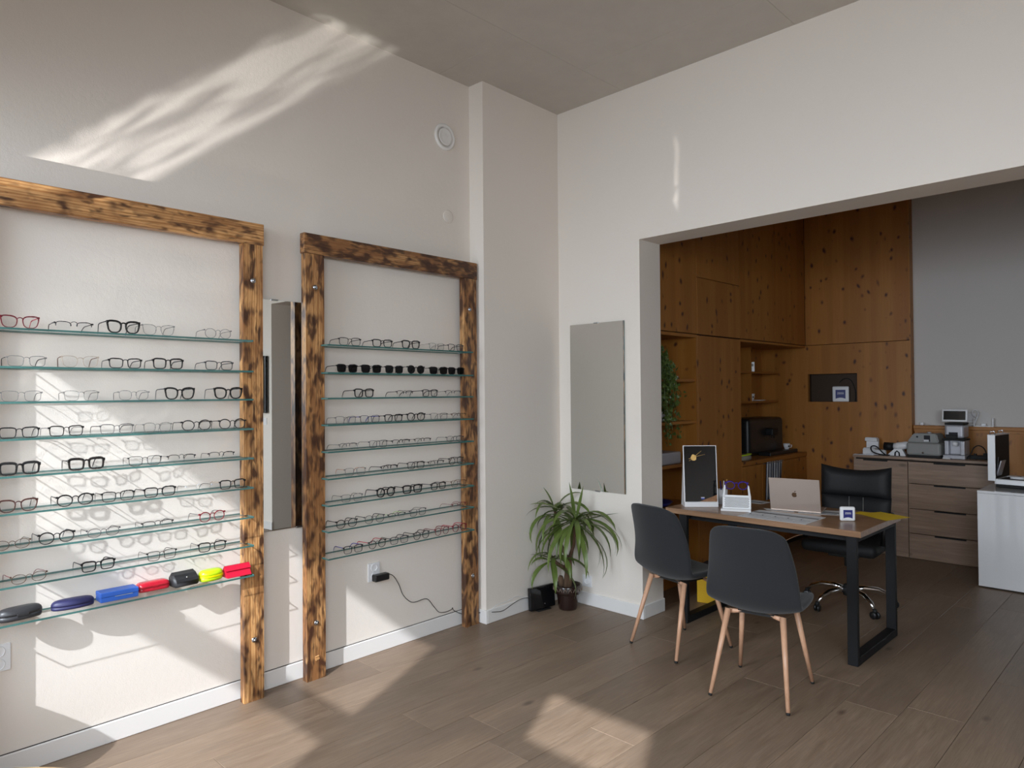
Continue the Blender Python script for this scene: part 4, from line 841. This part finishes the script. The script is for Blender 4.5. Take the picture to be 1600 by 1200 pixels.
# niche contents
t=thing('coffee_machine','large black coffee machine in the dark spruce niche','appliance',(.05,6.50,.8855))
b=bmn(); box(b,(.01,-.12,0),(.30,.66,.365),0,.04,4); obj('housing',b,'black',t)
b=bmn(); box(b,(.30,.08,.0),(.42,.72,.035),0,.004,2); obj('drip_tray',b,'black',t); b=bmn(); box(b,(.28,.25,.19),(.37,.38,.26),0,.01,2); tube(b,[(.34,.29,.19),(.34,.29,.165)],.007,8); tube(b,[(.34,.34,.19),(.34,.34,.165)],.007,8); obj('spout',b,'mblack',t)
def cup(label,loc,r=.034,h=.058,hand=True):
    t=thing('coffee_cup',label,'cup',loc,.6); b=bmn(); lathe(b,[(0,0),(r*.55,0),(r*.62,.004),(r*.9,h*.5),(r,h),(r*.94,h),(r*.84,h*.5),(r*.5,.007),(0,.007)],20); obj('bowl',b,'white',t)
    if hand: b=bmn(); tube(b,[(r*.9,0,h*.75),(r*1.45,0,h*.72),(r*1.4,0,h*.4),(r*.8,0,h*.3)],.0035,7); obj('handle',b,'white',t)
    b=bmn(); lathe(b,[(0,0),(.008,0),(.008,.0006),(0,.0006)],10); bmesh.ops.rotate(b,cent=(0,0,0),matrix=Matrix.Rotation(pi/2,3,'X'),verts=b.verts); obj('print',b,'ink',t,loc=(r*.45,-r*.86,h*.55)); return t
cup('white espresso cup on the tray of the black coffee machine',(.415,7.08,.921))
cup('white cup on the lower shelf of the coffee niche',(.17,6.80,1.4185),.040,.075,False)
t=thing('saucer_pair','flat white saucers beside the cup in the niche','saucer',(.17,6.97,1.4185)); b=bmn(); lathe(b,[(0,0),(.04,0),(.072,.008),(.07,.010),(.04,.004),(0,.004)],24); obj('saucer',b,'white',t)
t=thing('small_box','small pale box on the upper shelf of the coffee niche','box',(.17,6.82,1.7185),.5); b=bmn(); box(b,(-.03,-.03,0),(.03,.03,.10),0,.002,1); obj('carton_body',b,'white',t); b=bmn(); box(b,(-.02,-.0308,.055),(.02,-.03,.08)); obj('print',b,'grey',t)
t=thing('storage_pouch','pale folded pouch with lime edging on the spruce counter','pouch',(.42,6.10,.8855),.2)
b=bmn(); pill(b,.075,.12,.05,ex=2.2); obj('pouch_body',b,plain('pouch_cloth',(.30,.27,.22),.8),t); b=bmn(); tube(b,[(.075*cos(a),.122*sin(a),.042+.01*cos(a)) for a in [2*pi*i/20 for i in range(20)]],.006,6,closed=True); lab(obj('edging',b,'lime',t),'lime edging')
ms=m_stripe('towel_stripes',1,32,(.50,.51,.53),(.035,.045,.075))
b=bmn()
for (x0,z0,z1,dx) in ((.539,.50,.853,.0),):
    n=16; F=[];K=[]
    for j in range(9):
        v=j/8; F.append([b.verts.new((x0+.006+.006*sin(k*1.6)+.012*v,-.16+.32*k/n*(1.05-.10*(1-v))+.0,z0+(z1-z0)*v)) for k in range(n+1)]); K.append([b.verts.new((x0+.001+.006*sin(k*1.6)+.012*v,-.16+.32*k/n*(1.05-.10*(1-v)),z0+(z1-z0)*v)) for k in range(n+1)])
    for j in range(8):
        for k in range(n): b.faces.new((F[j][k],F[j][k+1],F[j+1][k+1],F[j+1][k])); b.faces.new((K[j][k+1],K[j][k],K[j+1][k],K[j+1][k+1]))
    for k in range(n): b.faces.new((F[0][k+1],F[0][k],K[0][k],K[0][k+1])); b.faces.new((F[8][k],F[8][k+1],K[8][k+1],K[8][k]))
    for j in range(8): b.faces.new((F[j][0],F[j+1][0],K[j+1][0],K[j][0])); b.faces.new((F[j+1][16],F[j][16],K[j][16],K[j+1][16]))
tw=obj('kitchen_towel',b,ms,loc=(.0,6.47,0),smooth=True); tag(tw,'blue and white striped towel hanging on the lower spruce doors','towel')
b=bmn(); tube(b,[(.5365,-.20,.843),(.558,-.20,.843),(.558,.20,.843),(.5365,.20,.843)],.004,8); obj('rail',b,'steel',tw)
# bookshelf contents
def hang(x,y,z): return Vector((x,y,z))
t=thing('trailing_plant','trailing ivy hanging over the open spruce bookshelf','plant',(.38,4.50,1.6225))
b=bmn(); lathe(b,[(0,0),(.06,0),(.08,.13),(.074,.13),(.056,.01),(0,.01)],20); obj('pot',b,'black',t)
rv=random.Random(9); sb=bmn(); lbm=bmn()
for i in range(34):
    a=rv.uniform(-.6,1.7); p=Vector((0,0,.13)); pts=[p.copy()]; d=Vector((cos(a)*.9,sin(a)*1.5,.9 if i%3 else 1.3)); nseg=rv.randint(6,15)
    for s in range(nseg):
        p=p+d*.055; d=(d*.62+Vector((rv.uniform(-.15,.25),rv.uniform(-.2,.25),-.55))); 
        if p.x>.30: d.x=-.1
        if p.y>.42: d.y=-.2
        d.normalize(); pts.append(p.copy())
        for _ in range(3):
            q=p+Vector((rv.uniform(-.02,.03),rv.uniform(-.03,.03),rv.uniform(-.02,.02))); sz=rv.uniform(.016,.030); m=Matrix.Rotation(rv.uniform(0,6),3,'Z')@Matrix.Rotation(rv.uniform(.6,1.9),3,'X')
            sh=[(0,0),(.5,.35),(1,.25),(.75,.75),(.25,1.25),(0,1.7),(-.25,1.25),(-.75,.75),(-1,.25),(-.5,.35)]
            c0=lbm.verts.new(q+m@Vector((0,.7*sz,.004))); vs=[lbm.verts.new(q+m@Vector((x*sz*.7,y*sz,0))) for x,y in sh]
            for k in range(10): lbm.faces.new((c0,vs[k],vs[(k+1)%10]))
    tube(sb,pts,.0016,5)
obj('stems',sb,'ivy',t); o=obj('foliage',lbm,'ivy',t,fix=False); o['kind']='stuff'
t=thing('book_stack','two books lying flat on the upper bookshelf board','book',(.40,4.86,1.6225),.3)
for i,(w,m) in enumerate(((.09,'ink'),(.08,'paper'))): b=bmn(); box(b,(-w,-.06,.012*i),(w,.06,.012*i+.011),0,.001,1); obj('book',b,m,t)
t=thing('display_cube','white little block with dark window prints on the middle bookshelf board','ornament',(.40,4.83,1.2845),.7); b=bmn(); box(b,(-.03,-.03,0),(.03,.03,.09),0,.004,2); obj('body',b,'white',t)
b=bmn(); box(b,(-.005,-.0312,.055),(.022,-.0302,.075)); box(b,(-.005,-.0312,.02),(.022,-.0302,.043)); obj('print',b,'ink',t)
t=thing('figurine','small pale pebbles on the middle bookshelf board','ornament',(.46,4.66,1.2845)); b=bmn()
for dx,dy,r in ((0,0,.022),(.01,.05,.017),(-.01,.10,.02)): bmesh.ops.create_icosphere(b,subdivisions=2,radius=r,matrix=Matrix.Translation((dx,dy,r*.72))@Matrix.Diagonal((1,1,.7,1)))
obj('pebbles',b,'white',t,smooth=True)
t=thing('printer','pale grey document printer on the lower bookshelf board','appliance',(.33,4.62,.9475),0); b=bmn(); box(b,(-.16,-.02,0),(.16,.30,.095),0,.01,2); obj('housing',b,'silver',t); b=bmn(); box(b,(-.155,-.26,0),(.14,-.03,.07),0,.006,2); obj('paper_tray',b,'black',t)
t=thing('navy_tray','navy blue shallow tray on the bottom bookshelf board','tray',(.36,4.70,.6225)); b=bmn(); lathe(b,[(0,0),(.12,0),(.16,.035),(.152,.035),(.115,.006),(0,.006)],28); obj('dish',b,'navy',t)
# sign in the wall niche
sign('white rounded cube with navy lettered logo in the spruce wall niche',(.862,7.345,1.4055),.12,.155)
b=bmn(); cable('niche_cable','dark cable coiled at the back of the spruce wall niche',[(.99,7.375,1.41),(.99,7.375,1.52),(.95,7.375,1.62),(.89,7.375,1.64),(.84,7.375,1.60)],.004,'soot'); b.free()
# ================================================================ sideboard and devices
t=thing('sideboard','grey oak sideboard with one door and four drawers','sideboard',(1.085,7.015,0))
Wd=1.135; b=bmn(); box(b,(0,.020,.0),(.018,.283,.885)); box(b,(Wd-.018,.020,0),(Wd,.283,.885)); box(b,(.018,.020,.0),(Wd-.018,.283,.06)); box(b,(.018,.255,.06),(Wd-.018,.283,.885)); box(b,(.455,.022,.06),(.475,.255,.885)); obj('body',b,'side',t)
b=bmn(); box(b,(-.004,-.002,.886),(Wd+.004,.283,.908),0,.001,1); obj('countertop',b,'side',t)
def front(nm,x0,x1,z0,z1,hx0,hx1):
    b=bmn(); box(b,(x0,0,z0),(x1,.018,z1),0,.001,1); f=obj(nm,b,'side',t)
    b=bmn(); box(b,(hx0,-.008,z1-.010),(hx1,.0,z1+.002),0,.001,1); obj('handle',b,'mblack',f)
front('door',.004,.465,.004,.870,.09,.30)
for z0,z1 in ((.004,.224),(.230,.446),(.452,.672),(.678,.870)): front('drawer',.471,Wd-.004,z0,z1,.675,.915)
b=bmn(); box(b,(.02,.019,.872),(Wd-.02,.03,.885)); obj('shadow_gap',b,'joint',t)
ZS2=.9085
def dev(name,label,x,y,rz=0,cat='device'): return thing(name,label,cat,(x,y,ZS2),rz)
t=dev('leaflet_holder','small stepped white leaflet holder on the left end of the sideboard',1.195,7.17,-.1,'holder')
b=bmn(); prism(b,[(-.05,0),(.05,0),(.05,.15),(.0,.15),(-.0,.125),(.03,.12),(.03,.06),(-.05,.05)],-.055,.055,'x'); obj('holder_body',b,'white',t)
b=bmn(); box(b,(-.05,-.045,.051),(.05,.02,.06)); box(b,(-.05,-.003,.1505),(.05,.04,.158)); obj('leaflets',b,'paper',t)
t=dev('paper_pile','loose grey papers in front of the stepped holder',1.20,7.07,.1,'paper'); b=bmn(); box(b,(-.12,-.03,0),(.05,.03,.004)); box(b,(-.02,-.02,.004),(.09,.03,.008)); obj('sheets',b,'silver',t)
t=dev('handheld_scope','white handheld eye instrument with black eyepiece on its stand',1.42,7.17,.05)
b=bmn(); tube(b,[(-.10,-.02,.083),(-.02,-.02,.083)],[.038,.036],16); obj('eyepiece',b,'mblack',t)
b=bmn(); tube(b,[(-.02,-.02,.085),(.02,-.02,.088),(.09,-.01,.100),(.11,-.01,.102)],[.030,.036,.036,.028],18); obj('barrel',b,'white',t)
b=bmn(); prism(b,[(-.075,0),(.085,0),(.05,.065),(-.01,.065)],-.045,.03,'y'); bmesh.ops.bevel(b,geom=list(b.edges),offset=.004,segments=2,affect='EDGES'); obj('stand',b,'white',t)
b=bmn(); tube(b,[(-.005,-.048,0),(-.002,-.050,.030),(.012,-.050,.045),(.030,-.050,.030),(.032,-.048,0)],.006,8); obj('cradle_arch',b,'mblack',t)
cable('instrument_cable','black cable coiled beside the white eye instrument',[(1.39,7.07,ZS2+.008),(1.33,7.045,ZS2+.010),(1.25,7.05,ZS2+.03),(1.23,7.06,ZS2+.075),(1.27,7.065,ZS2+.085),(1.33,7.06,ZS2+.03),(1.36,7.05,ZS2+.008)],.006,'mblack')
t=dev('grey_pad','white rounded cover lying beside the eye instrument',1.285,7.14,0); b=bmn(); pill(b,.055,.04,.05,ex=2.2); obj('cover',b,'white',t)
t=dev('lens_tracer','grey box-shaped lens tracing machine on the sideboard','' or 1.672,7.165,-.04)
b=bmn(); box(b,(-.14,-.11,.018),(.14,.12,.135),0,.022,4); obj('housing',b,'grey',t)
b=bmn(); prism(b,[(-.14,.136),(.12,.136),(.10,.215),(-.08,.215),(-.09,.210)],-.08,.11,'y'); bmesh.ops.bevel(b,geom=list(b.edges),offset=.008,segments=2,affect='EDGES'); obj('upper_housing',b,'grey',t)
b=bmn(); box(b,(-.13,-.12,0),(.14,.12,.019),0,.003,1); obj('base_plate',b,'soot',t)
b=bmn(); box(b,(.0,-.083,.145),(.05,-.0805,.200)); obj('display',b,'ink',t); b=bmn(); box(b,(.0,-.0845,.145),(.04,-.083,.162)); obj('sticker',b,'paper',t); b=bmn(); lathe(b,[(0,0),(.008,0),(.008,.003),(0,.003)],12); bmesh.ops.rotate(b,cent=(0,0,0),matrix=Matrix.Rotation(pi/2,3,'X'),verts=b.verts); obj('button',b,'ink',t,loc=(-.055,-.080,.185))
b=bmn(); lathe(b,[(0,0),(.02,0),(.016,.012),(0,.014)],14); obj('knob',b,'silver',t,loc=(.02,0,.2152)); b=bmn(); lathe(b,[(0,0),(.008,0),(.008,.002),(0,.002)],12); bmesh.ops.rotate(b,cent=(0,0,0),matrix=Matrix.Rotation(pi/2,3,'X'),verts=b.verts); obj('badge',b,'chrome',t,loc=(0,-.111,.045))
t=dev('lensmeter','silver upright lensmeter with tilted screen on the sideboard',1.905,7.17,-.05)
b=bmn(); box(b,(-.085,-.09,0),(.085,.09,.035),0,.006,2); box(b,(-.078,-.015,.035),(.078,.085,.165),0,.008,3); box(b,(-.078,-.07,.035),(-.045,-.015,.16),0,.006,2); box(b,(.045,-.07,.035),(.078,-.015,.16),0,.006,2); obj('column',b,'silver',t)
b=bmn(); lathe(b,[(0,.11),(.020,.112),(.024,.13),(.022,.15),(0,.15)],18,cen=(0,-.045,0)); obj('lens_table',b,'white',t)
b=bmn(); box(b,(-.085,-.095,.163),(.088,.07,.180),0,.006,2); box(b,(-.06,-.10,.180),(.03,-.07,.215),0,.004,2); obj('black_shelf',b,'soot',t)
b=bmn(); box(b,(-.075,-.075,.182),(.075,.085,.300),0,.02,4); obj('head',b,'silver',t)
b=bmn(); box(b,(-.04,-.0765,.20),(.03,-.0755,.235)); obj('keypad',b,'ink',t); b=bmn(); box(b,(-.075,-.07,.300),(.075,.08,.318),0,.006,2); obj('cap',b,'soot',t)
b=bmn(); box(b,(-.10,-.010,.0),(.10,.012,.112),0,.008,3); S=obj('screen_bezel',b,'white',t,loc=(.0,-.05,.325),rot=(-.12,0,0)); b=bmn(); box(b,(-.085,-.0112,.018),(.085,-.0098,.096)); obj('screen',b,'gloss',S)
b=bmn(); box(b,(-.082,-.115,0),(-.02,-.0905,.012),0,.003,1); obj('front_lip',b,'white',t)
cable('power_lead','black lead arching over the right end of the sideboard',[(1.99,7.12,ZS2+.008),(2.02,7.12,ZS2+.05),(2.04,7.12,ZS2+.10),(2.08,7.12,ZS2+.125),(2.12,7.12,ZS2+.10),(2.135,7.12,ZS2+.05),(2.14,7.12,ZS2+.008)],.005,'soot')
t=dev('power_strip','black power strip lying behind the white cabinet',2.08,7.20,.0); b=bmn(); box(b,(-.08,-.03,0),(.12,.03,.035),0,.006,2); obj('strip_body',b,'soot',t)
b=bmn(); box(b,(-.05,-.025,.0352),(-.03,.0,.05)); box(b,(.02,-.02,.0352),(.05,.01,.055)); obj('plug',b,'soot',t)
# ledge items
ZL=1.1875
t=thing('shelf_holder','small white U-shaped holder on the wooden wall ledge','holder',(2.075,7.362,ZL)); b=bmn(); box(b,(-.075,-.025,0),(.075,.025,.006)); box(b,(-.075,-.025,.006),(-.067,.025,.075)); box(b,(.067,-.025,.006),(.075,.025,.075)); obj('bracket',b,'white',t); b=bmn(); box(b,(-.02,-.012,.0062),(.015,.012,.03),0,.004,2); obj('insert',b,'white',t)
cable('white_cable','white cable coiled behind the lensmeter screen',[(1.965,7.355,1.20),(2.0,7.36,1.21),(2.02,7.37,1.26),(2.03,7.375,1.31),(2.01,7.378,1.335),(1.985,7.375,1.32),(1.99,7.37,1.285),(2.02,7.365,1.27)],.005,'white')
socket('white wall socket above the wooden ledge behind the lensmeter',(1.965,7.40,1.262),-pi/2,1,False)
t=thing('cable_clip','small white plug left on the wooden ledge beside the spruce wall','plug',(1.60,7.362,ZL)); b=bmn(); box(b,(-.03,-.014,0),(.0,.014,.028),0,.005,2); obj('plug_body',b,'white',t); b=bmn(); tube(b,[(0,0,.012),(.03,0,.02),(.06,-.004,.006),(.09,0,.004)],.003,6); obj('lead',b,'white',t)
# white cabinet + aluminium case
t=thing('white_cabinet','plain glossy white cabinet at the right edge of view','cabinet',(2.215,6.343,0))
b=bmn(); box(b,(0,.018,.012),(1.2,.56,.724)); obj('body',b,'gwhite',t)
for a,c in ((0.001,.598),(.602,1.199)): b=bmn(); box(b,(a,0,.012),(c,.0175,.722),0,.001,1); obj('door',b,'gwhite',t)
b=bmn(); box(b,(0,0,.7245),(1.2,.56,.742),0,.001,1); obj('top_panel',b,'gwhite',t); b=bmn(); box(b,(.01,.03,0),(1.19,.55,.0118)); obj('plinth',b,'joint',t)
t=thing('trial_lens_case','open black aluminium-edged instrument case on the white cabinet','case',(2.27,6.62,.7425),-.10)
b=bmn(); box(b,(.02,.0,.004),(.58,.36,.062),0,.004,1); obj('tray_body',b,'soot',t)
b=bmn(); box(b,(.015,-.005,.028),(.585,-.0,.066),0,.002,1); box(b,(.015,0,.060),(.585,.012,.068)); box(b,(.015,.283,.060),(.585,.365,.068)); box(b,(.012,-.005,.028),(.02,.365,.068)); box(b,(.58,-.005,.028),(.588,.365,.068)); obj('tray_rim',b,'alu',t)
b=bmn(); box(b,(-.030,.0,.05),(.015,.36,.41),0,.004,1); obj('lid_body',b,'soot',t)
b=bmn(); box(b,(-.034,-.006,.050),(.020,.001,.415),0,.002,1); box(b,(-.034,.0,.408),(.020,.36,.416)); obj('lid_rim',b,'alu',t)
b=bmn(); tube(b,[(.018,.03,.10),(.030,.03,.24)],.001,4); box(b,(.020,.05,.066),(.028,.16,.21),rot=Matrix.Rotation(.25,3,'Y')); obj('divider_plate',b,'silver',t)
for y in (.05,.25):
    b=bmn(); tube(b,[(-.03,y,.416),(-.03,y,.436),(.0,y,.442),(.004,y,.418)],.004,7); obj('latch',b,'chrome',t)
b=bmn(); pill(b,.05,.03,.02,.069,ex=2.2); obj('white_handle',b,'white',t,loc=(.14,.09,0))
b=bmn()
for i in range(9):
    for j in range(2): lathe(b,[(0,.069),(.014,.069),(.014,.072),(0,.072)],12,cen=(.10+i*.05,.20+j*.09,0))
obj('lens_slots',b,'black',t)
# ================================================================ just outside the frame
t=thing('round_table','pale wooden round table, its rim at the bottom left corner','table',(2.04,.03,0)); b=bmn(); lathe(b,[(0,.722),(.425,.722),(.44,.728),(.44,.744),(.434,.75),(0,.75)],72); obj('tabletop',b,m_grain('pale_pine','x',(.62,.40,.20),(.72,.50,.27)),t)
b=bmn(); lathe(b,[(0,0),(.24,0),(.24,.012),(.03,.03),(.03,.7215),(0,.7215)],28); obj('pedestal',b,'mblack',t)
t=thing('pouf','round grey upholstered stool out of view at the left','stool',(.28,.17,0)); b=bmn(); lathe(b,[(0,.0),(.19,.0),(.20,.02),(.205,.48),(.19,.52),(0,.53)],32); obj('cushion',b,'fabric',t)
t=thing('wall_screen','black wall screen beyond the wide opening, seen in the narrow mirror','screen',(3.945,3.94,1.318)); b=bmn(); box(b,(0,-.05,0),(1.05,-.012,.645),0,.004,1); obj('screen_body',b,'gloss',t)
b=bmn(); box(b,(.3,-.012,.2),(.7,-.0,.45)); obj('mount',b,'soot',t)
socket('white wall socket below the black wall screen',(4.03,3.94,1.22),-pi/2,1,False)
